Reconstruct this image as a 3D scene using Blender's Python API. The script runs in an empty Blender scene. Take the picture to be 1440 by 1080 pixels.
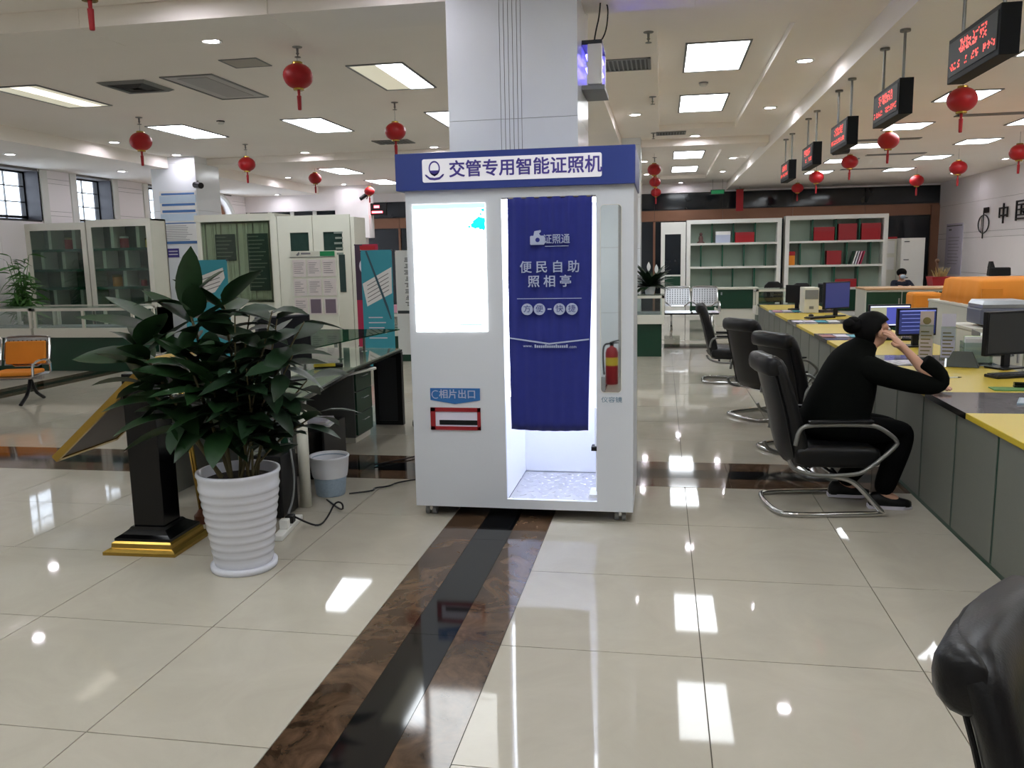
import bpy, bmesh, math, random
from mathutils import Vector, Matrix
from math import pi, sin, cos, radians
random.seed(7)
SC = bpy.context.scene
COL = SC.collection

# ---------------------------------------------------------------- camera
cam_d = bpy.data.cameras.new('camera')
cam = bpy.data.objects.new('camera', cam_d)
COL.objects.link(cam)
SC.camera = cam
cam_d.sensor_fit = 'HORIZONTAL'
cam_d.sensor_width = 36.0
cam_d.lens = 36.0 * 1180.0 / 1440.0
cam_d.clip_start = 0.05
cam_d.clip_end = 300
YAW, PIT, ROL = .1773, .1508, -.0192
_f = Vector((-sin(YAW) * cos(PIT), cos(YAW) * cos(PIT), -sin(PIT)))
_r = Vector((cos(YAW), sin(YAW), 0))
_u = _r.cross(_f)
_r2 = _r * cos(ROL) + _u * sin(ROL)
_u2 = _u * cos(ROL) - _r * sin(ROL)
cam.matrix_world = Matrix(((_r2.x, _u2.x, -_f.x, 0), (_r2.y, _u2.y, -_f.y, 0), (_r2.z, _u2.z, -_f.z, 1.6), (0, 0, 0, 1)))

# ---------------------------------------------------------------- world: overcast winter sky outside the windows
W = bpy.data.worlds.new('sky')
SC.world = W
W.use_nodes = True
_n = W.node_tree.nodes
_bg = _n['Background']
_sky = _n.new('ShaderNodeTexSky')
_sky.sky_type = 'HOSEK_WILKIE'
_sky.turbidity = 8.0
_sky.ground_albedo = .5
_sky.sun_direction = (-.3, .3, .6)
_mix = _n.new('ShaderNodeMixRGB')
_mix.inputs[0].default_value = .9
_mix.inputs[2].default_value = (.80, .88, 1.0, 1)
W.node_tree.links.new(_sky.outputs[0], _mix.inputs[1])
W.node_tree.links.new(_mix.outputs[0], _bg.inputs[0])
_bg.inputs[1].default_value = 4.5

# ---------------------------------------------------------------- light levels and exposure
PANEL_E = 7.6        # fluorescent troffers, diffuser radiance
DOWN_E = 60.0        # recessed downlights
BOOTH_E = 8.5       # photo booth interior lights
SCREEN_E = 4.0
SC.view_settings.view_transform = 'Standard'
SC.view_settings.look = 'None'
SC.view_settings.gamma = 1.0
SC.view_settings.use_curve_mapping = False
SC.view_settings.exposure = 0.74
SC.cycles.diffuse_bounces = 8
SC.cycles.max_bounces = 12

# ---------------------------------------------------------------- materials
def lin(c):
    return tuple(((v / 255) / 12.92 if v / 255 <= .04045 else ((v / 255 + .055) / 1.055) ** 2.4) for v in c)

MATS = {}
def mat(name, rgb, rough=.5, metal=0.0, var=.07, scale=6.0, bump=0.0, coat=0.0, spec=.5, trans=0.0, sheen=0.0):
    """principled material whose colour drifts with a noise texture"""
    if name in MATS:
        return MATS[name]
    m = bpy.data.materials.new(name)
    m.use_nodes = True
    nt = m.node_tree
    b = nt.nodes['Principled BSDF']
    tc = nt.nodes.new('ShaderNodeTexCoord')
    no = nt.nodes.new('ShaderNodeTexNoise')
    no.inputs['Scale'].default_value = scale
    no.inputs['Detail'].default_value = 4
    nt.links.new(tc.outputs['Object'], no.inputs['Vector'])
    mx = nt.nodes.new('ShaderNodeMixRGB')
    c = lin(rgb)
    mx.inputs[1].default_value = tuple(max(0, v * (1 - var)) for v in c) + (1,)
    mx.inputs[2].default_value = tuple(min(1, v * (1 + var)) for v in c) + (1,)
    nt.links.new(no.outputs['Fac'], mx.inputs[0])
    nt.links.new(mx.outputs[0], b.inputs['Base Color'])
    b.inputs['Roughness'].default_value = rough
    b.inputs['Metallic'].default_value = metal
    b.inputs['Specular IOR Level'].default_value = spec
    b.inputs['Coat Weight'].default_value = coat
    b.inputs['Coat Roughness'].default_value = .05
    b.inputs['Transmission Weight'].default_value = trans
    b.inputs['Sheen Weight'].default_value = sheen
    if bump:
        bp = nt.nodes.new('ShaderNodeBump')
        bp.inputs['Strength'].default_value = bump
        bp.inputs['Distance'].default_value = .01
        n2 = nt.nodes.new('ShaderNodeTexNoise')
        n2.inputs['Scale'].default_value = scale * 12
        nt.links.new(tc.outputs['Object'], n2.inputs['Vector'])
        nt.links.new(n2.outputs['Fac'], bp.inputs['Height'])
        nt.links.new(bp.outputs[0], b.inputs['Normal'])
    MATS[name] = m
    return m

def emit(name, rgb, strength, var=0.0, scale=3.0):
    if name in MATS:
        return MATS[name]
    m = bpy.data.materials.new(name)
    m.use_nodes = True
    nt = m.node_tree
    b = nt.nodes['Principled BSDF']
    c = lin(rgb)
    b.inputs['Base Color'].default_value = (*[v * .6 for v in c], 1)
    b.inputs['Roughness'].default_value = .4
    b.inputs['Emission Color'].default_value = (*c, 1)
    b.inputs['Emission Strength'].default_value = strength
    if var:
        tc = nt.nodes.new('ShaderNodeTexCoord')
        no = nt.nodes.new('ShaderNodeTexNoise')
        no.inputs['Scale'].default_value = scale
        nt.links.new(tc.outputs['Object'], no.inputs['Vector'])
        mx = nt.nodes.new('ShaderNodeMixRGB')
        mx.inputs[1].default_value = (*[v * (1 - var) for v in c], 1)
        mx.inputs[2].default_value = (*c, 1)
        nt.links.new(no.outputs['Fac'], mx.inputs[0])
        nt.links.new(mx.outputs[0], b.inputs['Emission Color'])
    MATS[name] = m
    return m

def glass(name, rgb=(225, 240, 235), refl=.10):
    """thin pane: tinted see-through with a weak mirror on top"""
    if name in MATS:
        return MATS[name]
    m = bpy.data.materials.new(name)
    m.use_nodes = True
    nt = m.node_tree
    nt.nodes.clear()
    out = nt.nodes.new('ShaderNodeOutputMaterial')
    tr = nt.nodes.new('ShaderNodeBsdfTransparent')
    tr.inputs[0].default_value = (*lin(rgb), 1)
    gl = nt.nodes.new('ShaderNodeBsdfGlossy')
    gl.inputs['Roughness'].default_value = .02
    fr = nt.nodes.new('ShaderNodeLayerWeight')
    fr.inputs['Blend'].default_value = .35
    ma = nt.nodes.new('ShaderNodeMath')
    ma.operation = 'MULTIPLY_ADD'
    ma.inputs[1].default_value = .35
    ma.inputs[2].default_value = refl * .5
    nt.links.new(fr.outputs['Fresnel'], ma.inputs[0])
    mx = nt.nodes.new('ShaderNodeMixShader')
    nt.links.new(ma.outputs[0], mx.inputs[0])
    nt.links.new(tr.outputs[0], mx.inputs[1])
    nt.links.new(gl.outputs[0], mx.inputs[2])
    nt.links.new(mx.outputs[0], out.inputs[0])
    MATS[name] = m
    return m

def veined(name, dark, light, rough=.06, scale=3.0, contrast=.25, spec=.5):
    """polished stone: warped noise between two colours with thin pale veins"""
    m = bpy.data.materials.new(name)
    m.use_nodes = True
    nt = m.node_tree
    b = nt.nodes['Principled BSDF']
    tc = nt.nodes.new('ShaderNodeTexCoord')
    geo = nt.nodes.new('ShaderNodeNewGeometry')
    n1 = nt.nodes.new('ShaderNodeTexNoise')
    n1.inputs['Scale'].default_value = scale
    n1.inputs['Detail'].default_value = 8
    n1.inputs['Roughness'].default_value = .65
    n1.inputs['Distortion'].default_value = 1.6
    nt.links.new(geo.outputs['Position'], n1.inputs['Vector'])
    r = nt.nodes.new('ShaderNodeValToRGB')
    r.color_ramp.elements[0].position = .5 - contrast
    r.color_ramp.elements[0].color = (*lin(dark), 1)
    r.color_ramp.elements[1].position = .5 + contrast
    r.color_ramp.elements[1].color = (*lin(light), 1)
    nt.links.new(n1.outputs['Fac'], r.inputs[0])
    nt.links.new(r.outputs[0], b.inputs['Base Color'])
    b.inputs['Roughness'].default_value = rough
    b.inputs['Specular IOR Level'].default_value = spec
    MATS[name] = m
    return m

CEIL = mat('ceiling_paint', (250, 245, 238), .9, var=.03, scale=1.5)
WALLM = mat('wall_stone', (243, 238, 238), .35, var=.03, scale=2.0)
GROOVE = mat('joint_dark', (120, 116, 112), .9)
TILE = veined('cream_tile', (171, 165, 151), (183, 177, 163), .04, 2.2, .3, .22)
BROWN = veined('brown_marble', (30, 20, 14), (112, 88, 68), .07, 4.0, .22)
BLACKST = veined('black_granite', (10, 11, 12), (24, 24, 26), .06, 30.0, .3)
GROUT = mat('grout', (92, 86, 74), .9)
COLST = mat('column_stone', (236, 241, 246), .18, var=.03, scale=3.0)
WHITE = mat('white_lacquer', (222, 222, 216), .35, var=.02)
CREAMW = mat('cream_lacquer', (214, 213, 200), .4, var=.03)
BOOTHW = mat('booth_white_steel', (214, 218, 224), .38, var=.015, scale=2)
INNERW = mat('booth_inner_white', (240, 242, 246), .5, var=.01)
BLUE = mat('booth_blue', (42, 62, 138), .35, var=.04)
NAVY = mat('curtain_navy', (26, 38, 128), .85, var=.08, scale=20, sheen=.3)
PRINTW = mat('print_pale_grey', (176, 186, 214), .8, var=.02)
CHROME = mat('chrome', (205, 205, 205), .12, 1.0, var=.03)
STEEL = mat('brushed_steel', (178, 182, 186), .28, 1.0, var=.05, scale=20)
DULLST = mat('satin_grey_steel', (128, 128, 124), .4, .6)
LEATHER = mat('black_leather', (8, 8, 10), .40, spec=.4, var=.15, scale=14, bump=.08)
BLACK = mat('black_plastic', (11, 11, 13), .42, var=.1, spec=.35)
BLACKG = mat('black_gloss', (4, 4, 6), .14, var=.1, spec=.35)
DGREY = mat('dark_grey', (44, 46, 50), .5)
GREY = mat('mid_grey', (128, 130, 130), .5)
GREEN = mat('cabinet_green', (8, 56, 36), .35, var=.06)
GTRIM = mat('green_trim', (16, 60, 44), .4)
YELLOW = mat('yellow_laminate', (206, 180, 58), .35, var=.05)
PANELG = mat('grey_desk_panel', (112, 114, 106), .55, var=.04, scale=50)
GOLD = mat('brass', (178, 146, 70), .25, .9, var=.08)
RED = mat('red_cloth', (160, 14, 26), .6, var=.1)
REDP = mat('red_plastic', (152, 24, 34), .4)
LANT = mat('lantern_red', (168, 12, 22), .45, var=.12, scale=9)
ORANGE = mat('orange_cloth', (226, 140, 40), .8, var=.08)
TEAL = mat('banner_teal', (58, 152, 170), .6, var=.05)
PAPER = mat('paper', (226, 226, 224), .7, var=.02)
PAPERL = mat('paper_lilac', (206, 202, 214), .7, var=.02)
INKG = mat('ink_grey', (120, 118, 122), .8)
INKB = mat('ink_blue', (70, 112, 168), .7)
INKP = mat('ink_purple', (62, 52, 130), .7)
SKIN = mat('skin', (206, 160, 136), .5, var=.05)
HAIR = mat('hair_black', (8, 7, 7), .7, spec=.15, var=.3, scale=60, bump=.3)
JACKET = mat('dark_jacket', (9, 11, 9), .95, var=.2, scale=20, spec=.1)
TROUSER = mat('black_trousers', (6, 6, 7), .95, var=.15, spec=.1)
LEAF = mat('leaf_dark', (24, 52, 22), .42, var=.3, scale=7)
LEAF2 = mat('leaf_small', (20, 44, 22), .42, var=.3, scale=9)
LEAF3 = mat('leaf_palm', (64, 112, 44), .5, var=.25, scale=8)
STEM = mat('stem_brown', (92, 84, 56), .8)
SOIL = mat('soil', (40, 30, 26), 1.0, var=.3, scale=30, bump=.5)
POT = mat('white_glaze', (214, 216, 224), .22, var=.02)
WOOD = mat('light_wood', (190, 150, 108), .5, var=.1)
COPPER = mat('copper_band', (146, 106, 84), .32, .5, var=.15, scale=2)
DARKGL = mat('dark_glass', (26, 32, 38), .08, var=.2, scale=1)
WGLASS = glass('window_glass', (244, 246, 248))
GLASS = glass('clear_glass', (238, 246, 242))
GLASSG = glass('green_glass', (120, 170, 145))
GLASSD = glass('dim_cabinet_glass', (226, 238, 232), .06)
SHELFG = mat('green_glass_edge', (22, 82, 62), .2)
MIRROR = mat('mirror', (214, 220, 220), .02, 1.0, var=0)
GRAN = mat('dark_stone', (62, 60, 66), .35, var=.12, scale=12)
PINK = mat('pink_box', (214, 156, 176), .6, var=.1)
VIOLET = emit('violet_tube', (110, 100, 255), 5.0)
PANEL = emit('troffer_diffuser', (244, 250, 255), PANEL_E)
PANELHALF = emit('troffer_dim_half', (255, 246, 226), PANEL_E * .14)
DOWN = emit('downlight_lens', (250, 244, 255), DOWN_E)

# ---------------------------------------------------------------- geometry helpers
class MB:
    """collects shapes into one mesh; with a root, coordinates are world coordinates and get rebased on it"""
    def __init__(s, root=None):
        s.bm = bmesh.new()
        s.off = Vector(root.location) if root else Vector((0, 0, 0))
    def pts(s, vs):
        return [s.bm.verts.new(Vector(v) - s.off) for v in vs]
    def poly(s, vs):
        return s.bm.faces.new(s.pts(vs))
    def box(s, x0, x1, y0, y1, z0, z1):
        if x0 > x1: x0, x1 = x1, x0
        if y0 > y1: y0, y1 = y1, y0
        v = s.pts([(x0, y0, z0), (x1, y0, z0), (x1, y1, z0), (x0, y1, z0), (x0, y0, z1), (x1, y0, z1), (x1, y1, z1), (x0, y1, z1)])
        for f in ((3, 2, 1, 0), (4, 5, 6, 7), (0, 1, 5, 4), (1, 2, 6, 5), (2, 3, 7, 6), (3, 0, 4, 7)):
            s.bm.faces.new([v[i] for i in f])
        return s
    def loft(s, rings, cap=True, close=True):
        R = [s.pts(r) for r in rings]
        n = len(R[0])
        for a, b in zip(R, R[1:]):
            for i in range(n if close else n - 1):
                j = (i + 1) % n
                s.bm.faces.new((a[i], a[j], b[j], b[i]))
        if cap and close:
            s.bm.faces.new(list(reversed(R[0])))
            s.bm.faces.new(R[-1])
        return s
    def lathe(s, prof, c=(0, 0, 0), n=24, cap=True, sx=1, sy=1):
        """prof: (radius, z) upward"""
        return s.loft([[(c[0] + r * sx * cos(2 * pi * i / n), c[1] + r * sy * sin(2 * pi * i / n), c[2] + z) for i in range(n)] for r, z in prof], cap)
    def tube(s, path, r, n=8, smooth=0, close=False, r2=None):
        P = [Vector(p) for p in path]
        for _ in range(smooth):
            Q = [] if close else [P[0]]
            m = len(P)
            for i in range(m if close else m - 1):
                a, b = P[i], P[(i + 1) % m]
                Q += [a * .75 + b * .25, a * .25 + b * .75]
            if not close: Q.append(P[-1])
            P = Q
        rings = []
        up = None
        m = len(P)
        for i, p in enumerate(P):
            if close: t = P[(i + 1) % m] - P[i - 1]
            else: t = P[min(i + 1, m - 1)] - P[max(i - 1, 0)]
            t = t.normalized() if t.length > 1e-9 else Vector((0, 0, 1))
            if up is None:
                up = Vector((0, 0, 1)) if abs(t.z) < .9 else Vector((1, 0, 0))
            a = t.cross(up)
            if a.length < 1e-6: a = t.cross(Vector((.3, 1, .2)))
            a.normalize()
            up = a.cross(t).normalized()
            rr = r if r2 is None else r + (r2 - r) * i / max(1, m - 1)
            rings.append([p + (a * cos(2 * pi * k / n) + up * sin(2 * pi * k / n)) * rr for k in range(n)])
        if close: rings.append(rings[0])
        return s.loft(rings, cap=not close)
    def prism(s, poly, axis, a, b):
        """poly of 2D points extruded from a to b along axis 'x','y','z'"""
        def P(u, v, w):
            return {'x': (w, u, v), 'y': (u, w, v), 'z': (u, v, w)}[axis]
        A = s.pts([P(u, v, a) for u, v in poly]); B = s.pts([P(u, v, b) for u, v in poly])
        n = len(poly)
        s.bm.faces.new(list(reversed(A))); s.bm.faces.new(B)
        for i in range(n):
            j = (i + 1) % n
            s.bm.faces.new((A[i], A[j], B[j], B[i]))
        return s
    def ball(s, c, rx, ry=None, rz=None, n=16, m=10):
        ry = ry or rx; rz = rz or rx
        prof = [(max(sin(pi * k / m), .001), -cos(pi * k / m)) for k in range(m + 1)]
        return s.loft([[(c[0] + rx * r * cos(2 * pi * i / n), c[1] + ry * r * sin(2 * pi * i / n), c[2] + rz * z) for i in range(n)] for r, z in prof])
    def mesh(s, name, m, smooth=False):
        bmesh.ops.recalc_face_normals(s.bm, faces=s.bm.faces)
        me = bpy.data.meshes.new(name)
        s.bm.to_mesh(me); s.bm.free()
        me.materials.append(m)
        if smooth:
            for p in me.polygons: p.use_smooth = True
        return me
    def out(s, name, m, parent=None, smooth=False, bevel=0, sub=0):
        return link(name, s.mesh(name, m, smooth), parent, bevel, sub)

def link(name, me, parent=None, bevel=0, sub=0):
    o = bpy.data.objects.new(name, me)
    COL.objects.link(o)
    if parent: o.parent = parent
    if bevel:
        b = o.modifiers.new('edge', 'BEVEL'); b.width = bevel; b.segments = 2; b.limit_method = 'ANGLE'; b.angle_limit = .6
    if sub:
        b = o.modifiers.new('round', 'SUBSURF'); b.levels = sub; b.render_levels = sub
    return o

def thing(name, label, cat, loc=(0, 0, 0), rz=0, group=None):
    o = bpy.data.objects.new(name, None)
    COL.objects.link(o)
    o.location = loc
    o.rotation_euler = (0, 0, rz)
    o.empty_display_size = .1
    o['label'] = label; o['category'] = cat
    if group: o['group'] = group
    return o
def tag(o, label, cat, group=None):
    o['label'] = label; o['category'] = cat
    if group: o['group'] = group
    return o
def struct(o):
    o['kind'] = 'structure'
    return o
def stuff(o):
    o['kind'] = 'stuff'
    return o
def dup(root, loc, rz=None, label=None, group=None):
    r = root.copy(); COL.objects.link(r); r.location = loc
    if rz is not None: r.rotation_euler = (0, 0, rz)
    if label: r['label'] = label
    if group: r['group'] = group
    for ch in list(root.children):
        c = ch.copy(); COL.objects.link(c); c.parent = r
        for g in list(ch.children):
            d = g.copy(); COL.objects.link(d); d.parent = c
    return r

def text(s, size, m, parent, loc, rot=(pi / 2, 0, 0), name='lettering', ext=.002, bold=0.0, sx=1.0, align='CENTER'):
    c = bpy.data.curves.new('t', 'FONT')
    c.body = s; c.size = size; c.extrude = ext
    c.align_x = align; c.align_y = 'CENTER'; c.resolution_u = 3
    t = bpy.data.objects.new('t', c); COL.objects.link(t)
    dg = bpy.context.evaluated_depsgraph_get()
    me = bpy.data.meshes.new_from_object(t.evaluated_get(dg))
    me.name = name
    bpy.data.objects.remove(t); bpy.data.curves.remove(c)
    if bold:     # heavier strokes: the same outline laid over itself at small shifts
        bm = bmesh.new()
        for q_, (dx, dy) in enumerate(((-1, -1), (1, -1), (-1, 1), (1, 1), (0, 0))):
            k = me.copy(); k.transform(Matrix.Translation((dx * bold, dy * bold, q_ * .0003))); bm.from_mesh(k); bpy.data.meshes.remove(k)
        bm.to_mesh(me); bm.free()
    me.materials.clear(); me.materials.append(m)
    for p_ in me.polygons: p_.material_index = 0
    o = link(name, me, parent)
    o.location = loc; o.rotation_euler = rot; o.scale = (sx, 1, 1)
    return o
# ================================================================ SETTING
# ---- floor: slab, polished tiles, marble bands
m = MB(); m.box(-12, 7.4, -4.8, 24.4, -.2, -.007)
floor = struct(m.out('floor', GROUT))
xs = [-8.55 - .835 * k for k in range(4, 0, -1)] + [-8.55]
XL = xs
XM = [-7.95 + (6.0 / 7) * k for k in range(8)] + [-1.27]
XR = [-.65, .17] + [.17 + .83 * k for k in range(1, 9)] + [7.3]
def rows(a, b, n): return [a + (b - a) * k / n for k in range(n + 1)]
YR = [rows(-4.15, 5.75, 12), rows(6.46, 14.52, 10), rows(15.21, 24.0, 11)]
YR[0][-1] = 5.75
YR[0] = [5.75 - .84 * k for k in range(12, -1, -1)]
cells = []
for ys in YR:
    for y0, y1 in zip(ys, ys[1:]):
        for X in (XL, XM, XR):
            for x0, x1 in zip(X, X[1:]):
                cells.append((x0, x1, y0, y1))
def view_rank(c):
    x, y = (c[0] + c[1]) / 2, (c[2] + c[3]) / 2
    if y < 1.6: return 1e6 + abs(y)
    a = math.atan2(x, y) + YAW
    if abs(a) > .62 and y > 2.6: return 1e5 + x * x + y * y
    return x * x + y * y
cells.sort(key=view_rank)
tile_mesh = {}
G = .0022
for c in cells[:285]:
    w, d = round(c[1] - c[0], 3), round(c[3] - c[2], 3)
    if (w, d) not in tile_mesh:
        t = MB(); t.box(-w / 2 + G, w / 2 - G, -d / 2 + G, d / 2 - G, -.012, 0)
        tile_mesh[(w, d)] = t.mesh('tile', TILE)
    o = link('tile', tile_mesh[(w, d)], floor)
    o.location = ((c[0] + c[1]) / 2, (c[2] + c[3]) / 2, 0)
t = MB()
for c in cells[285:]:
    t.box(c[0] + G, c[1] - G, c[2] + G, c[3] - G, -.012, 0)
stuff(t.out('distant_tiles', TILE, floor))
def band(x0, x1, y0, y1, along, n):
    """three strips of polished stone, brown / black / brown, cut into lengths"""
    for k in range(3):
        for i in range(n):
            b = MB()
            if along == 'y':
                w = (x1 - x0) / 3; l = (y1 - y0) / n
                b.box(x0 + w * k + .001, x0 + w * (k + 1) - .001, y0 + l * i + .001, y0 + l * (i + 1) - .001, -.012, 0)
            else:
                w = (y1 - y0) / 3; l = (x1 - x0) / n
                b.box(x0 + l * i + .001, x0 + l * (i + 1) - .001, y0 + w * k + .001, y0 + w * (k + 1) - .001, -.012, 0)
            b.out('marble_strip', BLACKST if k == 1 else BROWN, floor)
band(-1.27, -.65, -4.1, 5.75, 'y', 8)
band(-1.27, -.65, 6.46, 14.52, 'y', 6)
band(-1.27, -.65, 15.21, 24, 'y', 4)
band(-8.55, -7.95, -4.1, 5.75, 'y', 6)
band(-8.55, -7.95, 6.46, 14.52, 'y', 6)
band(-8.55, -7.95, 15.21, 24, 'y', 4)
band(-11.9, -1.27, 5.75, 6.46, 'x', 9)
band(-1.27, -.65, 5.75, 6.46, 'x', 1)
band(-.65, 7.3, 5.75, 6.46, 'x', 7)
band(-11.9, 7.3, 14.52, 15.21, 'x', 12)

# ---- ceiling with shallow trays over the aisle
TR = [(-.05, 1.08, -1.1, 4.85), (-.05, 1.08, 7.65, 13.6), (-.05, 1.08, 16.4, 22.35)]
m = MB()
m.box(-8.75, -.05, -4.6, 24.4, 3.48, 3.7)
m.box(1.08, 1.72, -4.6, 24.4, 3.48, 3.7)
yy = -4.6
for x0, x1, y0, y1 in TR:
    m.box(x0, x1, yy, y0, 3.48, 3.7); m.box(x0, x1, y0, y1, 3.56, 3.7); yy = y1
m.box(-.05, 1.08, yy, 24.4, 3.48, 3.7)
struct(m.out('ceiling', CEIL))
m = MB(); m.box(1.72, 7.4, -4.6, 24.4, 3.28, 3.7); struct(m.out('ceiling_right', CEIL))
m = MB(); m.box(-11.6, -8.75, -4.6, 24.4, 3.28, 3.7); struct(m.out('ceiling_left', CEIL))
for y0, y1, z in ((5.9, 6.46, 3.335), (14.62, 15.2, 3.36)):
    # facing panels on the beam, jointed every metre and a half
    b = MB(); b.box(-8.74, 1.71, y0 + .01, y1 - .01, z + .01, 3.482)
    bo = struct(b.out('ceiling_beam', CEIL))
    x = -8.74
    while x < 1.70:
        p = MB(); p.box(x + .0015, min(x + 1.49, 1.71) - .0015, y0, y1, z, 3.47)
        p.out('panel', CEIL, bo); x += 1.4928
for y0, y1 in ((6.46, 14.62), (15.2, 24.0)):
    b = MB(); b.box(-1.32, -.66, y0, y1, 3.335, 3.482); struct(b.out('ceiling_beam', CEIL))

# ---- columns clad in pale polished stone
def column(name, x0, y0, w, d, seams, groove=True):
    c = MB(); c.box(x0 + .015, x0 + w - .015, y0 + .015, y0 + d - .015, 0, 3.5)
    root = struct(c.out(name, GROOVE))
    g0, g1 = x0 + w * .41, x0 + w * .575
    for za, zb in zip(seams, seams[1:]):
        za += .0015; zb -= .0015
        if groove:
            b = MB(); b.box(x0, g0, y0, y0 + .014, za, zb); b.out('stone_panel', COLST, root)
            b = MB(); b.box(g1, x0 + w, y0, y0 + .014, za, zb); b.out('stone_panel', COLST, root)
            s = (g1 - g0) / 5
            for i in range(5):
                b = MB(); b.box(g0 + s * i + .0035, g0 + s * (i + 1) - .0005 - (.003 if i == 4 else 0), y0, y0 + .014, za, zb); b.out('stone_strip', COLST, root)
        else:
            b = MB(); b.box(x0, x0 + w, y0, y0 + .014, za, zb); b.out('stone_panel', COLST, root)
        for xa in (x0, x0 + w - .014):
            b = MB(); b.box(xa, xa + .014, y0 + .0155, y0 + d - .0155, za, zb); b.out('stone_panel', COLST, root)
        b = MB(); b.box(x0, x0 + w, y0 + d - .014, y0 + d, za, zb); b.out('stone_panel', COLST, root)
    return root
SEAM = [0, .85, 1.69, 2.53, 3.37, 3.5]
column('column', -1.457, 5.85, .894, .83, SEAM)
column('column', -1.33, 14.3, .98, .83, SEAM)
column('column', -9.10, 14.2, .87, .83, SEAM, False)
column('column', -1.42, -2.05, .87, .83, SEAM)

# ---- left wall with three tall barred windows and an arched one
def slabs(par, xa, xb, y0, y1, zs, n):
    for i in range(n):
        ya, yb = y0 + (y1 - y0) * i / n, y0 + (y1 - y0) * (i + 1) / n
        for za, zb in zip(zs, zs[1:]):
            b = MB(); b.box(xa, xb, ya + .002, yb - .002, za + .003, zb - .003); b.out('stone_slab', WALLM, par)
m = MB()
WIN = [(8.4, 9.4), (10.45, 11.35), (12.45, 13.45), (14.45, 15.45), (16.7, 17.6)]
ARCH = (18.75, 20.3)
yy = -4.6
for a, b in WIN + [ARCH]:
    m.box(-11.2, -10.81, yy, a, 0, 3.3)
    m.box(-11.2, -10.81, a, b, 0, 2.38 if (a, b) != ARCH else .95); m.box(-11.2, -10.81, a, b, 3.24, 3.3); yy = b
m.box(-11.2, -10.81, yy, 24.4, 0, 3.3)
wl = struct(m.out('wall_left', GROOVE))
ZL = [.02, 2.48, 2.56, 3.05, 3.13, 3.28]
edge = -4.5
for a, b in WIN + [ARCH]:
    if edge > 4: slabs(wl, -10.82, -10.8, edge, a, ZL, 1)
    edge = b
slabs(wl, -10.82, -10.8, 6.0, 8.4, ZL, 1)
slabs(wl, -10.82, -10.8, 20.3, 21, ZL, 1)
for k, (a, b) in enumerate(WIN):
    slabs(wl, -10.82, -10.8, a, b, [.02, 1.2, 2.38], 1)
    f = MB()
    f.box(-11.2, -10.8, b - .002, b + .03, 2.38, 3.24); f.box(-11.2, -10.8, a - .03, a + .002, 2.38, 3.24)
    f.box(-11.2, -10.8, a, b, 2.36, 2.39)
    w = struct(f.out('window_%d' % (k + 1), GRAN))
    p = MB(); p.box(-11.12, -11.11, a, b, 2.39, 3.24); p.out('pane', WGLASS, w)
    g = MB()
    for y in (a, b - .03): g.box(-11.15, -11.08, y, y + .03, 2.39, 3.24)
    g.box(-11.15, -11.08, a, b, 3.21, 3.24); g.box(-11.15, -11.08, a, b, 2.39, 2.42)
    g.out('sash_frame', BLACK, w)
    for z in (2.45, 2.71, 2.98):
        g = MB(); h = .045 if z == 2.45 else .016
        g.box(-11.14, -11.09, a, b, z - h / 2, z + h / 2); g.out('muntin', BLACK, w)
    g = MB(); y = a + (b - a) * .55; g.box(-11.13, -11.10, y - .006, y + .006, 2.39, 3.24); g.out('mullion', GREY, w)
    t = MB(); t.box(-10.81, -10.775, b + .03, b + .2, 2.3, 3.27); t.box(-10.81, -10.775, a - .2, a - .03, 2.3, 3.27)
    t.out('window_surround', WHITE, w)
a, b = ARCH
yc, rr = (a + b) / 2, (b - a) / 2
arc = [(yc - rr * cos(pi * i / 16), 2.4 + .84 * sin(pi * i / 16)) for i in range(17)]
f = MB()
# spandrel filling the square opening above the arch
f.prism([(a, 3.25)] + [(y, z) for y, z in arc[:9]] + [(yc, 3.25)], 'x', -11.2, -10.8)
f.prism([(yc, 3.25)] + [(y, z) for y, z in arc[8:]] + [(b, 3.25)], 'x', -11.2, -10.8)
w = struct(f.out('window_6', WALLM))
p = MB(); p.box(-11.12, -11.11, a, b, .95, 3.24); p.out('pane', WGLASS, w)
t = MB(); t.tube([(-11.0, y, z) for y, z in [(a + .03, .95)] + [(yc - (rr - .03) * cos(pi * i / 16), 2.4 + .81 * sin(pi * i / 16)) for i in range(17)] + [(b - .03, .95)]], .05, 6); t.out('arched_frame', COPPER, w)
g = MB(); g.tube([(-10.78, y, z) for y, z in [(a - .06, .95)] + [(yc - (rr + .06) * cos(pi * i / 16), 2.4 + .86 * sin(pi * i / 16)) for i in range(17)] + [(b + .06, .95)]], .06, 6); g.out('arched_surround', WHITE, w)
for z in (1.7, 2.3): g = MB(); g.box(-11.05, -11.0, a, b, z - .02, z + .02); g.out('muntin', COPPER, w)
g = MB(); g.box(-11.05, -11.0, yc - .02, yc + .02, .95, 3.2); g.out('muntin', COPPER, w)
m = MB(); m.box(-10.8, -10.2, 17.95, 18.55, 0, 3.28); struct(m.out('pilaster_column', WALLM))

# ---- right wall, stone slabs in courses
m = MB(); m.box(7.17, 7.6, -4.6, 24.4, 0, 3.3); wr = struct(m.out('wall_right', GROOVE))
slabs(wr, 7.15, 7.172, -1.0, 24.0, [.02, 1.02, 1.83, 1.96, 2.66, 3.28], 9)
slabs(wr, 7.15, 7.172, -4.5, -1.0, [.02, 1.83, 3.28], 1)

# ---- rear wall behind the camera
m = MB(); m.box(-11.6, 7.6, -4.9, -4.6, 0, 3.7); struct(m.out('wall_rear', WALLM))

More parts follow.
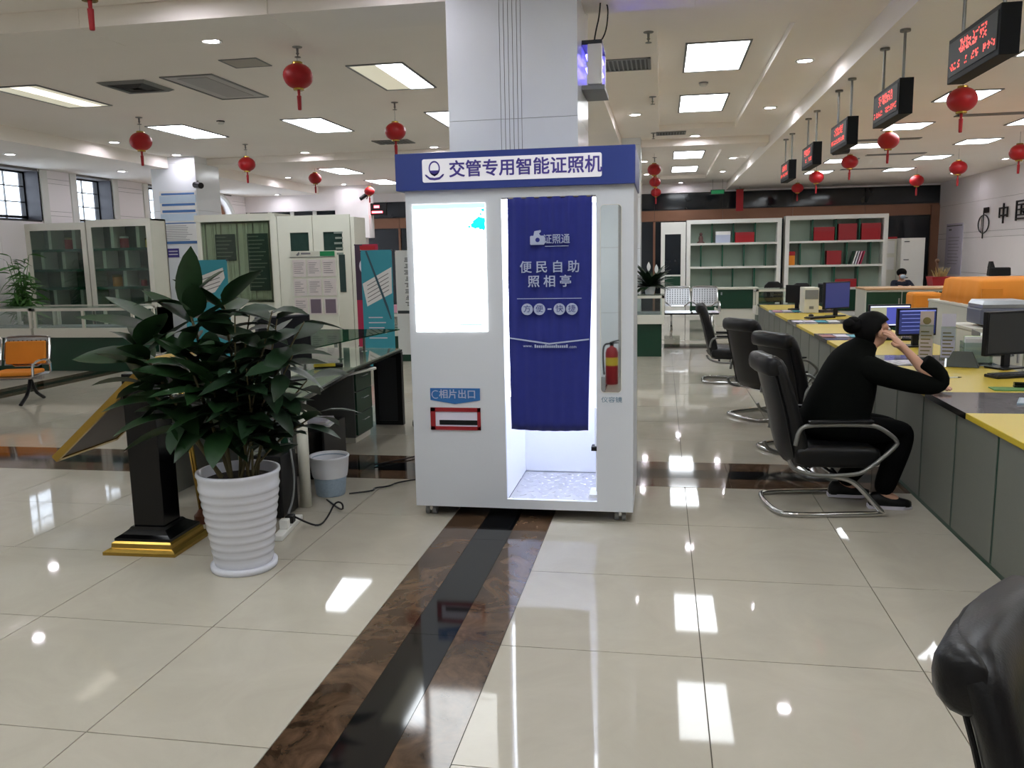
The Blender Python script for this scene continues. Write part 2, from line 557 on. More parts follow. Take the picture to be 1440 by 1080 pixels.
# ---- far wall: white header, dark glass band, copper band, dark glazed lobby
m = MB(); m.box(-9.4, 7.4, 24.1, 24.5, 0, 3.6); wf = struct(m.out('wall_far', DGREY))
p = MB(); p.box(-9.4, 7.15, 24.0, 24.1, 3.24, 3.5); p.out('white_header', WALLM, wf)
for i in range(9):
    x0 = -9.4 + 16.55 / 9 * i; x1 = x0 + 16.55 / 9
    p = MB(); p.box(x0 + .006, x1 - .006, 24.05, 24.09, 2.80, 3.22); p.out('dark_pane', DARKGL, wf)
    p = MB(); p.box(x0 + .004, x1 - .004, 24.02, 24.09, 2.48, 2.77); p.out('copper_panel', COPPER, wf)
    p = MB(); p.box(x0 + .03, x1 - .03, 24.06, 24.09, .05, 2.46); p.out('lobby_pane', DARKGL, wf)
    p = MB(); p.box(x0 - .03, x0 + .03, 24.0, 24.09, 0, 2.47); p.out('lobby_post', COPPER, wf)
p = MB(); p.box(6.95, 7.15, 23.96, 24.09, 0, 2.72); p.out('end_post', COPPER, wf)
# ---- partition closing the left end
m = MB(); m.box(-10.8, -7.55, 21.1, 21.3, 0, 2.62); m.box(-10.8, -7.55, 21.0, 21.3, 2.87, 3.5)
wp = struct(m.out('wall_far_left', WALLM))
for i in range(4):
    x0 = -10.8 + 2.5 / 4 * i
    p = MB(); p.box(x0 + .05, x0 + .575, 21.12, 21.16, 2.62, 2.87); p.out('pane', DARKGL, wp)
    p = MB(); p.box(x0 - .05, x0 + .05, 21.08, 21.2, 2.62, 2.87); p.out('mullion', WHITE, wp)
p = MB(); p.box(-8.3, -7.4, 20.95, 21.35, 2.15, 3.5); p.out('hanging_panel', WALLM, wp)
# ================================================================ CEILING FITTINGS
ORD = ['first', 'second', 'third', 'fourth', 'fifth', 'sixth', 'seventh', 'eighth', 'ninth', 'tenth']
def troffer(x, y, z, w, d, label, mode='lit', group='ceiling troffer lights'):
    t = thing('ceiling_light', label, 'ceiling light', (x, y, z), 0, group)
    f = MB()
    e = .022
    f.box(-w / 2 - e, w / 2 + e, -d / 2 - e, -d / 2, -.012, .003); f.box(-w / 2 - e, w / 2 + e, d / 2, d / 2 + e, -.012, .003)
    f.box(-w / 2 - e, -w / 2, -d / 2, d / 2, -.012, .003); f.box(w / 2, w / 2 + e, -d / 2, d / 2, -.012, .003)
    f.out('frame', GREY, t)
    if mode == 'lit':
        b = MB(); b.box(-w / 2, w / 2, -d / 2, d / 2, -.006, .002); b.out('diffuser', PANEL, t)
    elif mode == 'half':
        b = MB(); b.box(0, w / 2, -d / 2, d / 2, -.006, .002); b.out('diffuser', PANEL, t)
        b = MB(); b.box(-w / 2, 0, -d / 2, d / 2, -.006, .002); b.out('diffuser', emit('dim_diffuser', (235, 230, 205), .35), t)['label'] = 'unlit grey half of the diffuser'
    elif mode == 'tube':
        b = MB(); b.box(-w * .12, w * .3, -d / 2, d / 2, -.006, .002); b.out('diffuser', PANELHALF, t)
        b = MB(); b.box(-w / 2, -w * .12, -d / 2, d / 2, -.006, .002); b.box(w * .3, w / 2, -d / 2, d / 2, -.006, .002); b.out('diffuser', emit('dim_diffuser', (235, 230, 205), .35), t)
    else:
        b = MB(); b.box(-w / 2, w / 2, -d / 2, d / 2, -.005, .002); b.out('diffuser', mat('dead_diffuser', (176, 172, 168), .3), t)
        b = MB(); b.box(-w * .3, w * .3, -d * .42, d * .42, -.009, -.004); b.out('lamp_tray', mat('dead_tray', (160, 156, 154), .35, .3), t)
    return t
def bay(n):
    return ['out of frame overhead', 'between the beams', 'beyond the second beam'][n]
for n, y0 in enumerate((-.3, 8.2, 16.95)):
    for r in range(2):
        y = y0 + .61 + r * 2.78
        which = ['nearer', 'farther'][r]
        for x, nm in ((-2.77, 'left of the blue booth'), (-4.77, 'in the middle of the left bay'), (-6.77, 'on the window side')):
            if n == 2 and x == -4.77: continue  # hidden rear pair left of the booth is added to brighten the hall's far end
            mode = 'lit'
            if n == 1 and r == 0: mode = {-2.77: 'half', -4.77: 'dead', -6.77: 'tube'}[x]
            st = {'lit': 'bright', 'half': 'half-lit', 'dead': 'unlit grey', 'tube': 'dimly glowing'}[mode]
            troffer(x, y, 3.48, .54, 1.22, '%s ceiling light %s, %s one, %s' % (st, {-2.77: 'left of booth', -4.77: 'mid left bay', -6.77: 'window side'}[x], which, bay(n)), mode)
        troffer(.515, [.62, 3.4, 9.12, 11.8, 17.75, 20.7][n * 2 + r], 3.56, .57, 1.25, 'bright aisle tray ceiling light, %s one, %s' % (which, bay(n)))
for k, y in enumerate((1.2, 3.5, 5.9, 8.15, 10.46, 12.78, 14.9, 17.2, 19.5)):
    for x, nm in ((3.33, 'nearer the counter'), (4.95, 'nearer the right wall')):
        troffer(x, y, 3.28, .5, .62, 'square ceiling light over staff area, %s from front in row %s' % (ORD[k], nm), group='square staff area ceiling lights')

def downlight(x, y, z, label):
    t = thing('downlight', label, 'downlight', (x, y, z), 0, 'round recessed downlights')
    f = MB(); f.lathe([(.095, .002), (.095, -.008), (.08, -.012), (.068, -.004)], n=20, cap=False); f.out('trim_ring', WHITE, t, True)
    b = MB(); b.lathe([(.070, .002), (.070, -.003), (.03, -.006), (.002, -.007)], n=20); b.out('lens', DOWN, t)
DL = {'beside the counter soffit': [(1.395, y) for y in (.4, 3.2, 9.15, 11.92, 17.92, 20.77)],
      'left of the aisle trays': [(-.37, y) for y in (.4, 3.2, 11.97, 17.95, 20.85)],
      'along the window side': [(-8.42, y) for y in (3.4, 6.9, 9.6, 12.23, 18.5)],
      'in front of the first beam': [(-1.75, 5.45), (-3.35, 5.5), (.5, 5.5)],
      'in front of the second beam': [(.52, 14.36), (-3.85, 14.36), (-6.2, 14.36), (-8.42, 13.95)],
      'under the window side soffit': [(-9.75, y) for y in (9.0, 11.6, 14.3, 16.9)],
      'added to brighten the right wall': [(6.5, y) for y in (9.0, 12.0, 15.0, 18.0, 21.0)],  # extra row of lamps, added only to lift the right wall
      'behind the first beam': [(-3.82, 7.0)],
      'at the far wall': [(.5, 23.6), (-7.9, 20.6), (-9.7, 20.6)]}
for nm, pts in DL.items():
    for k, (x, y) in enumerate(pts):
        downlight(x, y, 3.28 if x < -8.75 or x > 1.72 else 3.48, '%s round downlight %s' % (ORD[k], nm))

def sprinkler(x, y, z, label):
    t = thing('sprinkler', label, 'sprinkler', (x, y, z), 0, 'ceiling sprinklers')
    b = MB(); b.lathe([(.045, .001), (.042, -.006), (.015, -.012)], n=14); b.out('escutcheon', DULLST, t)
    b = MB(); b.lathe([(.012, -.01), (.010, -.05), (.016, -.055), (.006, -.07), (.006, -.085)], n=8); b.out('nozzle', DULLST, t)
    b = MB(); b.lathe([(.026, -.085), (.028, -.09), (.004, -.094)], n=12); b.out('deflector', DULLST, t)
SPK = [(-.125, 7.66), (-.12, 10.71), (-.14, 13.84), (-3.208, 7.39), (-3.212, 10.2), (-6.707, 10.3), (-6.663, 13.08), (-.15, 17.3), (-.15, 20.8)]
for k, (x, y) in enumerate(SPK):
    w = ['before the air grille', 'past the air grille', 'before the second beam', 'above the biggest lantern', 'above the lantern over the booth header', 'above the window side lantern', 'above the lattice cabinet lantern', 'above the topmost of three aisle lanterns', 'above the middle of three aisle lanterns'][k]
    sprinkler(x, y, 3.48, 'small metal ceiling sprinkler head ' + w)
for k, (x, y, nm) in enumerate(((.465, 9.97 + .45, 'between the two aisle ceiling lights'), (-5.865, 10.855, 'near the window side ceiling lights'))):
    z = 3.56 if k == 0 else 3.48
    t = thing('smoke_detector', 'round smoke detector ' + nm, 'smoke detector', (x, y, z))
    b = MB(); b.lathe([(.055, .001), (.055, -.012), (.05, -.016)], n=20); b.out('base', DGREY if k else GREY, t)
    b = MB(); b.lathe([(.048, -.016), (.046, -.035), (.03, -.045), (.002, -.047)], n=20); b.out('sensor_head', WHITE, t)
# air diffusers
def grille(name, x0, x1, y0, y1, z, n, label, along='x'):
    t = thing(name, label, 'air vent', ((x0 + x1) / 2, (y0 + y1) / 2, z))
    f = MB(t); e = .03
    f.box(x0, x1, y0, y0 + e, z - .012, z + .002); f.box(x0, x1, y1 - e, y1, z - .012, z + .002)
    f.box(x0, x0 + e, y0, y1, z - .012, z + .002); f.box(x1 - e, x1, y0, y1, z - .012, z + .002); f.out('frame', GREY, t)
    b = MB(t); b.box(x0 + e, x1 - e, y0 + e, y1 - e, z - .003, z + .002); b.out('dark_duct', BLACK, t)
    for i in range(n):
        s = MB(t)
        if along == 'x':
            w = (x1 - x0 - 2 * e) / n; x = x0 + e + w * (i + .3); s.box(x, x + w * .35, y0 + e, y1 - e, z - .012, z - .002)
        else:
            w = (y1 - y0 - 2 * e) / n; y = y0 + e + w * (i + .3); s.box(x0 + e, x1 - e, y, y + w * .35, z - .012, z - .002)
        s.out('slat', GREY, t)
grille('air_grille', -.72, -.12, 8.6, 9.12, 3.48, 12, 'dark slatted air grille beside the column light box')
grille('air_grille', -.10, .36, 13.75, 14.1, 3.48, 9, 'narrow dark air grille before the second ceiling beam')
grille('air_grille', -4.6, -4.0, 13.3, 13.75, 3.48, 9, 'dark air grille near the downlight left of the booth')
for k, (x0, x1, y) in enumerate(((3.7, 4.6, 11.9), (2.9, 3.9, 14.1), (3.6, 4.6, 16.3), (3.7, 4.7, 19.0))):
    grille('slot_diffuser', x0, x1, y, y + .16, 3.28, 2, '%s long dark slot diffuser from the front over the staff area' % ORD[k], 'y')
t = thing('ceiling_diffuser', 'square four-way ceiling air diffuser with dark throat', 'air vent', (-5.55, 8.52, 3.48))
for i, w in enumerate((.28, .2, .125)):
    b = MB(); z0, z1 = -.004 - .006 * i, -.03 - .004 * i
    b.loft([[(sx * (w - s), sy * (w - s), z) for sx, sy in ((-1, -1), (1, -1), (1, 1), (-1, 1))] for s, z in ((.0, z0), (.045, z1), (.06, z1 + .012), (.02, z0 + .008))], cap=False)
    b.out('vane_ring', DGREY if i else GREY, t)
b = MB(); b.box(-.27, .27, -.27, .27, -.004, .002); b.out('dark_throat', BLACK, t)
t = thing('access_hatch', 'flat grey ceiling access hatch left of the first lantern', 'hatch', (-3.93, 7.83, 3.48))
b = MB(); b.box(-.17, .17, -.15, .15, -.006, .002); b.out('door_leaf', mat('hatch_grey', (172, 166, 156), .6), t)
b = MB(); b.box(-.19, .19, -.17, -.155, -.008, .002); b.box(-.19, .19, .155, .17, -.008, .002); b.box(-.19, -.175, -.155, .155, -.008, .002); b.box(.175, .19, -.155, .155, -.008, .002); b.out('frame', GREY, t)

# red paper lanterns
def lantern(x, y, z, zt, d, label, sx=1.0):
    t = thing('paper_lantern', label, 'lantern', (x, y, z), random.random() * 3, 'red lanterns hanging from the ceiling')
    r = d / 2
    b = MB()
    n = 20; rings = []
    for k in range(13):
        a = pi * (k + .6) / 13.2
        rings.append([(r * sin(a) * (1.0 + (.02 if i % 2 else -.02)) * cos(2 * pi * i / n), r * sin(a) * (1.0 + (.02 if i % 2 else -.02)) * sin(2 * pi * i / n), -r * .84 * cos(a)) for i in range(n)])
    b.loft(rings); b.out('shade', LANT, t, True)
    b = MB(); b.lathe([(r * .34, -r * .93), (r * .36, -r * .9), (r * .36, -r * .78), (r * .3, -r * .74)], n=14); b.out('gold_rim', GOLD, t)
    b = MB(); b.lathe([(r * .3, r * .76), (r * .34, r * .8), (r * .34, r * .9), (r * .3, r * .93)], n=14); b.out('gold_rim', GOLD, t)
    b = MB(); b.lathe([(.014, -r * .93), (.012, -r * 1.25), (.02, -r * 1.28), (.017, -r * 2.15), (.014, -r * 2.2)], n=8); b.out('tassel', RED, t)
    b = MB(); b.tube([(0, 0, r * .9), (0, 0, zt - z - (.096 if round(x, 1) in (-3.2, -6.7, -.1, -.2) and zt > 3.3 and y < 14 else .001))], .0018, 5); b.out('thread', BLACK, t)
LA = [(-3.215, 7.39, 3.23, 3.48, .265, 'big red lantern left of the column, nearest whole one'),
      (-3.215, 10.2, 3.137, 3.48, .255, 'red lantern hanging just above left end of the blue booth header'),
      (-6.706, 10.3, 3.175, 3.48, .28, 'red lantern in front of the window wall, below a dim ceiling light'),
      (-6.66, 13.085, 3.166, 3.48, .272, 'red lantern hanging above the glazed lattice cabinet'),
      (-7.1, 16.9, 3.28, 3.48, .27, 'small red lantern before the white far left bulkhead'),
      (-7.02, 20.0, 3.237, 3.48, .25, 'dark red lantern beside the red lit display'),
      (-3.42, 4.85, 3.30, 3.48, .265, 'red lantern cut off by top edge, only its tassel showing'),
      (2.86, 9.1, 3.02, 3.28, .28, 'red lantern against a square ceiling light, nearest over the counter'),
      (3.05, 12.6, 3.07, 3.28, .275, 'red lantern beyond the second hanging display'),
      (3.25, 16.0, 3.13, 3.28, .28, 'red lantern hanging beside the fourth hanging display'),
      (3.0, 17.8, 3.03, 3.28, .28, 'bright red lantern low between the far hanging displays'),
      (3.2, 21.5, 3.09, 3.28, .275, 'bright red lantern beneath the farthest hanging display'),
      (5.3, 19.4, 3.02, 3.28, .28, 'bright red lantern before the dark glass band at right'),
      (5.0, 15.9, 2.96, 3.28, .28, 'glossy red lantern above the right end of the dark band'),
      (5.2, 13.9, 2.98, 3.28, .28, 'red lantern at right edge above the wall lettering'),
      (-.15, 16.6, 3.18, 3.48, .26, 'topmost red lantern of three right of booth header'),
      (-.16, 19.9, 3.215, 3.48, .26, 'middle red lantern of three right of booth header'),
      (-.155, 22.3, 3.15, 3.48, .26, 'lowest red lantern of three right of booth header')]
for a in LA: lantern(*a)
t = thing('hanging_knot', 'long red hanging banner against the far dark glass band', 'hanging ornament', (1.98, 23, 3.22))
b = MB(t); b.box(1.90, 2.08, 22.99, 23.005, 2.66, 3.21); b.out('cloth_strip', RED, t)
b = MB(t); b.tube([(1.88, 23, 3.215), (2.1, 23, 3.215)], .01, 6); b.out('top_rod', GOLD, t)
b = MB(t); b.tube([(1.99, 23, 3.21), (1.99, 23, 3.48)], .003, 5); b.out('thread', BLACK, t)
# exit sign
t = thing('exit_sign', 'small green exit sign hanging before the far wall', 'sign', (1.42, 23, 3.12))
b = MB(t); b.box(1.25, 1.60, 22.97, 23.0, 3.10, 3.22); b.out('housing', DGREY, t)
b = MB(t); b.box(1.265, 1.585, 22.962, 22.97, 3.115, 3.205); b.out('face', emit('exit_green', (20, 120, 70), .35), t)
for x in (1.30, 1.55): b = MB(t); b.tube([(x, 22.985, 3.22), (x, 22.985, 3.48)], .004, 5); b.out('hanger', DULLST, t)
# hanging led displays over the counter
REDLED = emit('led_red', (255, 70, 60), .85)
LEDBG = mat('led_window', (64, 68, 66), .55, spec=.15)
def led(y0, y1, k, texty):
    t = thing('led_display', '%s hanging black display with red characters, counted from the front' % ORD[k], 'display', (1.84, (y0 + y1) / 2, 2.77), 0, 'hanging counter displays')
    z0, z1 = 2.635, 2.905
    b = MB(t); b.box(1.795, 1.90, y0, y1, z0, z1); b.out('housing', mat('display_case', (18, 20, 22), .6, spec=.2), t, bevel=.004)
    b = MB(t); b.box(1.790, 1.797, y0 + .03, y1 - .03, z0 + .035, z1 - .03); b.out('screen', LEDBG, t)
    d = MB(t)
    rnd = random.Random(k + 3)
    L = y1 - y0 - .1
    for za, zb, n in ((2.78, 2.86, 4), (2.70, 2.745, 12)):
        # unreadable glowing dot matrix characters, read along -y
        w = L / n * (.8 if n == 12 else .55)
        st = y0 + .05 + (L * .18 if n == 4 else 0)
        for i in range(n):
            if n == 12 and rnd.random() < .15: continue
            g = 7 if n == 4 else 4
            for a in range(g):
                for c in range(g):
                    if rnd.random() < .5:
                        ya = st + i * (L * (.62 if n == 4 else 1) / n) + w * a / g; zz = za + (zb - za) * c / g
                        d.box(1.7885, 1.791, ya, ya + w / g * .8, zz, zz + (zb - za) / g * .8)
    stuff(d.out('glowing_dots', REDLED, t))
    for y in (y0 + .1, y1 - .1):
        r = MB(t); r.tube([(1.845, y, z1 - .01), (1.845, y, 3.28)], .011, 8); r.lathe([(.04, 3.262), (.04, 3.282)], (1.845, y, 0), 12); r.out('hanging_rod', DULLST, t)
for k, (a, b) in enumerate(((5.17, 6.02), (7.16, 7.97), (9.02, 9.85), (10.95, 11.76), (12.93, 13.76))): led(a, b, k, '')
# wall speaker / camera near the fourth display
t = thing('ceiling_camera', 'small black ceiling camera beside the third hanging display', 'camera', (2.35, 12.2, 3.0))
b = MB(t); b.tube([(2.35, 12.2, 3.28), (2.35, 12.2, 2.95)], .012, 6); b.out('stem', BLACK, t)
b = MB(t); b.tube([(2.25, 12.1, 2.90), (2.45, 12.25, 2.93)], .05, 10); b.out('camera_body', BLACK, t)
t = thing('security_camera', 'black security camera angled out from the left column corner', 'camera', (-8.1, 14.0, 3.0))
b = MB(t); b.tube([(-8.22, 14.25, 3.05), (-8.14, 14.1, 3.0)], .012, 6); b.out('bracket', BLACK, t)
b = MB(t); b.tube([(-8.2, 14.12, 2.97), (-8.02, 14.0, 2.94)], .055, 10); b.out('camera_body', BLACK, t)
t = thing('security_camera', 'black security camera tilted above the red lit display', 'camera', (-7.3, 20.8, 3.25))
b = MB(t); b.tube([(-7.45, 20.97, 3.12), (-7.35, 20.85, 3.2)], .012, 6); b.out('bracket', BLACK, t)
b = MB(t); b.tube([(-7.55, 20.8, 3.12), (-7.22, 20.75, 3.3)], .05, 10); b.out('camera_body', BLACK, t)
t = thing('led_display', 'small glowing red display beside the far left lobby', 'display', (-7.25, 21.1, 2.85))
b = MB(t); b.box(-7.40, -6.98, 21.1, 21.2, 2.72, 3.02); b.out('housing', BLACK, t)
b = MB(t); b.box(-7.30, -7.16, 21.09, 21.1, 2.90, 2.96); b.box(-7.36, -7.08, 21.09, 21.1, 2.77, 2.82); b.out('glowing_lines', emit('led_hot', (255, 70, 80), 9), t)

# violet insect light box on the column side
t = thing('light_box', 'white wall lamp box glowing violet on the column side', 'lamp', (-.5, 6.25, 2.9))
b = MB(t); b.box(-.52, -.42, 6.12, 6.2, 2.78, 3.05); b.out('body', WHITE, t, bevel=.006)
b = MB(t); b.box(-.52, -.42, 6.5, 6.58, 2.78, 3.05); b.out('body', WHITE, t, bevel=.006)
b = MB(t); b.box(-.56, -.40, 6.12, 6.58, 2.745, 2.775); b.out('bottom_tray', GREY, t)
b = MB(t); b.box(-.56, -.42, 6.14, 6.56, 3.05, 3.08); b.out('top_cap', DGREY, t)
for x in (-.53, -.44): b = MB(t); b.tube([(x, 6.2, 2.9), (x, 6.5, 2.9)], .012, 8); b.tube([(x, 6.2, 2.99), (x, 6.5, 2.99)], .012, 8); b.out('glowing_tube', VIOLET, t)
b = MB(t); b.tube([(-.49, 6.3, 3.08), (-.47, 6.28, 3.18), (-.44, 6.2, 3.25), (-.43, 6.2, 3.4)], .006, 6, 2); b.tube([(-.46, 6.3, 3.08), (-.40, 6.28, 3.15), (-.38, 6.25, 3.3), (-.40, 6.25, 3.36)], .005, 6, 2); b.out('power_cable', BLACK, t)
# ================================================================ PHOTO BOOTH
BX0, BX1, BY0, BY1 = -1.5, -.157, 4.9, 5.68
booth = thing('photo_booth', 'white self-service photo booth with blue header and navy curtain', 'photo booth', (-.83, 5.3, 0))
OX0, OX1, OZ0, OZ1 = -.922, -.372, .128, 1.938
b = MB(booth)
b.box(BX0, OX0, BY0, BY0 + .03, .07, 2.0)
b.box(OX0, OX1, BY0, BY0 + .03, OZ1, 2.0)
b.box(OX0, OX1, BY0, BY0 + .03, .07, OZ0)
MX0, MX1, MZ0, MZ1 = -.347, -.226, .796, 1.882
b.box(OX1, BX1, BY0, BY0 + .03, .07, 2.0)
b.out('front_panel', BOOTHW, booth)
b = MB(booth); b.box(BX0, BX0 + .03, BY0 + .03, BY1, .07, 2.0); b.out('side_panel', BOOTHW, booth)
b = MB(booth); b.box(BX1 - .03, BX1, BY0 + .03, BY1, .07, 2.0); b.out('side_panel', BOOTHW, booth)
b = MB(booth); b.box(BX0 + .03, BX1 - .03, BY1 - .03, BY1, .07, 2.0); b.out('back_panel', BOOTHW, booth)
b = MB(booth); b.box(BX0 + .03, BX1 - .03, BY0 + .03, BY1 - .03, 1.97, 2.0); b.out('roof_panel', BOOTHW, booth)
# white lined cabin
b = MB(booth)
b.box(OX0 - .03, OX0, BY0 + .03, BY1 - .04, .12, 1.96)
b.box(OX1 + .03, OX1 + .06, BY0 + .03, BY1 - .04, .12, 1.96)
b.box(OX0, OX1 + .03, BY1 - .045, BY1 - .03, .12, 1.96)
b.box(OX0, OX1 + .03, BY0 + .03, BY1 - .04, 1.95, 1.965)
b.out('cabin_lining', INNERW, booth)
fl = MB(booth); fl.box(OX0, OX1 + .03, BY0 + .03, BY1 - .045, .085, .115)
fp = fl.out('cabin_floor', mat('tread_plate', (186, 186, 192), .32, .35), booth)
tr = MB(booth)
for i in range(8):
    for j in range(9):
        cx = OX0 + .04 + i * .07 + (.035 if j % 2 else 0); cy = BY0 + .07 + j * .075
        if cx > OX1 or cy > BY1 - .1: continue
        a = .7 if (i + j) % 2 else -.7
        r = [(cx + (.03 * cos(2 * pi * k / 8)) * cos(a) - (.011 * sin(2 * pi * k / 8)) * sin(a), cy + (.03 * cos(2 * pi * k / 8)) * sin(a) + .011 * sin(2 * pi * k / 8) * cos(a)) for k in range(8)]
        tr.loft([[(x, y, .114) for x, y in r], [(cx + (x - cx) * .7, cy + (y - cy) * .7, .119) for x, y in r]])
stuff(tr.out('raised_tread', MATS['tread_plate'], fp))
bl = emit('booth_light', (240, 246, 255), BOOTH_E)
b = MB(booth); b.box(OX0 + .06, OX1 - .03, BY0 + .1, BY1 - .12, 1.938, 1.948); b.out('cabin_light', bl, booth)
for x in (OX0 + .004, OX1 + .012):  # added glowing strips, standing in for the overexposed cabin walls
    b = MB(booth); b.box(x, x + .012, BY0 + .10, BY0 + .14, .75, 1.9); b.out('added_glow_strip', bl, booth)
# stool post by the right wall
b = MB(booth); b.lathe([(.02, .0), (.02, .30)], (-.375, 5.12, .115), 12); b.lathe([(.026, .3), (.026, .55)], (-.375, 5.12, .115), 12); b.out('stool_post', WHITE, booth)
b = MB(booth); b.box(-.42, -.35, 5.08, 5.16, .40, .425); b.out('height_clamp', BLACK, booth)
b = MB(booth); b.box(-.43, -.345, 5.03, 5.2, .115, .135); b.out('post_foot', WHITE, booth)
# mirror
def rrect(x0, x1, z0, z1, r, n=5):
    P = []
    for cx, cz, a0 in ((x1 - r, z1 - r, 0), (x0 + r, z1 - r, pi / 2), (x0 + r, z0 + r, pi), (x1 - r, z0 + r, 1.5 * pi)):
        for k in range(n + 1):
            a = a0 + pi / 2 * k / n; P.append((cx + r * cos(a), cz + r * sin(a)))
    return P
b = MB(booth); b.prism(rrect(MX0, MX1, MZ0, MZ1, .022), 'y', BY0 - .003, BY0); b.out('mirror', MIRROR, booth)
b = MB(booth); b.tube([(x, BY0 - .002, z) for x, z in rrect(MX0, MX1, MZ0, MZ1, .022)], .0025, 6, close=True); b.out('mirror_frame', WHITE, booth)
# header
hd = MB(booth); hd.box(-1.545, -.148, BY0 - .035, BY1 + .02, 1.993, 2.205)
header = hd.out('header', BLUE, booth, bevel=.004)
HY = BY0 - .035
sp = MB(booth); sp.prism(rrect(-1.378, -.335, 2.036, 2.168, .012), 'y', HY - .006, HY)
sp.out('sign_plate', emit('sign_plate_white', (236, 234, 240), .28), header)
VIO = mat('sign_violet', (70, 56, 150), .5)
o = text('交管专用智能证照机', .0985, VIO, header, (-.776 - booth.location.x, HY - .0075 - booth.location.y, 2.100), name='header_lettering', bold=.0016, sx=1.0)
# round badge over a ribbon
bd = MB(booth)
cx, cz = -1.305, 2.115
ring = lambda r, k: [(cx + r * .8 * cos(2 * pi * i / 28), cz + r * sin(2 * pi * i / 28)) for i in range(28)]
for ro, ri in ((.042, .033),):
    A, B = ring(ro, 0), ring(ri, 0)
    for i in range(28):
        j = (i + 1) % 28
        bd.prism([A[i], A[j], B[j], B[i]], 'y', HY - .0085, HY - .006)
bd.prism([(cx - .026, cz - .012), (cx + .026, cz - .012), (cx + .02, cz - .034), (cx, cz - .046), (cx - .02, cz - .034)], 'y', HY - .0085, HY - .006)
for s in (-1, 1):
    bd.prism([(cx, cz - .068), (cx + s * .03, cz - .064), (cx + s * .052, cz - .046), (cx + s * .058, cz - .034), (cx + s * .05, cz - .034), (cx + s * .028, cz - .051), (cx, cz - .055)], 'y', HY - .0085, HY - .006)
bd.out('badge', VIO, header)
# screen
b = MB(booth); b.box(-1.458, -1.018, BY0 - .004, BY0 + .002, 1.16, 1.912); scr = b.out('screen', emit('screen_white', (252, 255, 255), SCREEN_E), booth)
b = MB(booth)
rnd = random.Random(4)
for k, (bx, bz, br) in enumerate(((-1.062, 1.795, .036), (-1.04, 1.81, .03), (-1.085, 1.785, .022), (-1.035, 1.775, .024), (-1.115, 1.778, .009), (-1.045, 1.85, .008), (-1.03, 1.872, .010))):
    b.prism([(min(-1.0185, bx + br * (1 + .3 * rnd.uniform(-1, 1)) * cos(2 * pi * i / 12)), bz + .85 * br * (1 + .3 * rnd.uniform(-1, 1)) * sin(2 * pi * i / 12)) for i in range(12)], 'y', BY0 - .0050 - .0002 * k, BY0 - .004)
stuff(b.out('cyan_blob', emit('screen_cyan', (20, 225, 240), .62), scr))
b = MB(booth); b.box(-1.458, -1.018, BY0 - .0046, BY0 - .004, 1.885, 1.912); b.box(-1.19, -1.05, BY0 - .0046, BY0 - .004, 1.195, 1.206); b.out('pale_teal_bar', emit('screen_pale_teal', (196, 238, 236), .60), scr)
b = MB(booth)
for x, z, w in ((-1.38, 1.48, .06), (-1.13, 1.478, .05), (-1.40, 1.37, .12), (-1.22, 1.645, .05), (-1.40, 1.32, .06), (-1.14, 1.315, .06), (-1.40, 1.235, .06), (-1.40, 1.655, .04)): b.box(x, x + w, BY0 - .0046, BY0 - .004, z, z + .006)
stuff(b.out('faint_lines', emit('screen_grey', (216, 220, 224), .55), scr))
# photo outlet
pl = MB(booth); pl.prism([(-1.386, .815), (-1.386, .742), (-1.232, .718), (-1.076, .742), (-1.076, .815)], 'y', BY0 - .004, BY0)
outl = pl.out('outlet_sign', mat('outlet_blue', (46, 110, 176), .5), booth)
text('相片出口', .058, PRINTW, outl, (-1.215 - booth.location.x, BY0 - .0055 - booth.location.y, .776), name='outlet_lettering', ext=.0008, bold=.001, sx=1.0)
b = MB(booth)
cx, cz = -1.352, .776
A = [(cx + .026 * cos(2 * pi * i / 20), cz + .026 * sin(2 * pi * i / 20)) for i in range(20)]; B = [(cx + .021 * cos(2 * pi * i / 20), cz + .021 * sin(2 * pi * i / 20)) for i in range(20)]
for i in range(14):
    b.prism([A[i + 3], A[(i + 4) % 20], B[(i + 4) % 20], B[i + 3]], 'y', BY0 - .006, BY0 - .004)
b.out('round_mark', PRINTW, outl)
sf = MB(booth); X0, X1, Z0, Z1 = -1.388, -1.075, .557, .695
for x0, x1, z0, z1 in ((X0, X0 + .03, Z0, Z1), (X1 - .02, X1, Z0, Z1), (X0, X1, Z0, Z0 + .022), (X0, X1, Z1 - .024, Z1)): sf.box(x0, x1, BY0 - .008, BY0, z0, z1)
slot = sf.out('outlet_frame', REDP, booth)
b = MB(booth); b.box(X0 + .022, X1 - .016, BY0 - .003, BY0, Z0 + .018, Z1 - .018); b.out('outlet_tray', mat('tray_white', (224, 220, 236), .3), slot)
b = MB(booth); b.box(X0 + .055, X1 - .018, BY0 - .005, BY0 - .003, .588, .618); b.out('dark_slot', BLACK, slot)
text('仪容镜', .036, mat('ink_steel_blue', (96, 130, 150), .6), booth, (-.283 - booth.location.x, BY0 - .001 - booth.location.y, .752), name='mirror_lettering', ext=.0008, sx=1.15)
# casters
for x, y in ((-1.42, 4.97), (-.235, 4.97), (-1.42, 5.58), (-.235, 5.58)):
    b = MB(booth)
    for dx in (-.022, .022):
        b.loft([[(x + dx - .012, y + .03 * cos(2 * pi * i / 14), .03 + .03 * sin(2 * pi * i / 14)) for i in range(14)], [(x + dx + .012, y + .03 * cos(2 * pi * i / 14), .03 + .03 * sin(2 * pi * i / 14)) for i in range(14)]])
    cs = b.out('caster', GREY, booth)
    b = MB(booth); b.box(x - .04, x + .04, y - .035, y + .035, .06, .072); b.tube([(x - .03, y, .03), (x + .03, y, .03)], .008, 8); b.box(x - .008, x + .008, y - .02, y + .02, .03, .062); b.out('caster_fork', CHROME, cs)
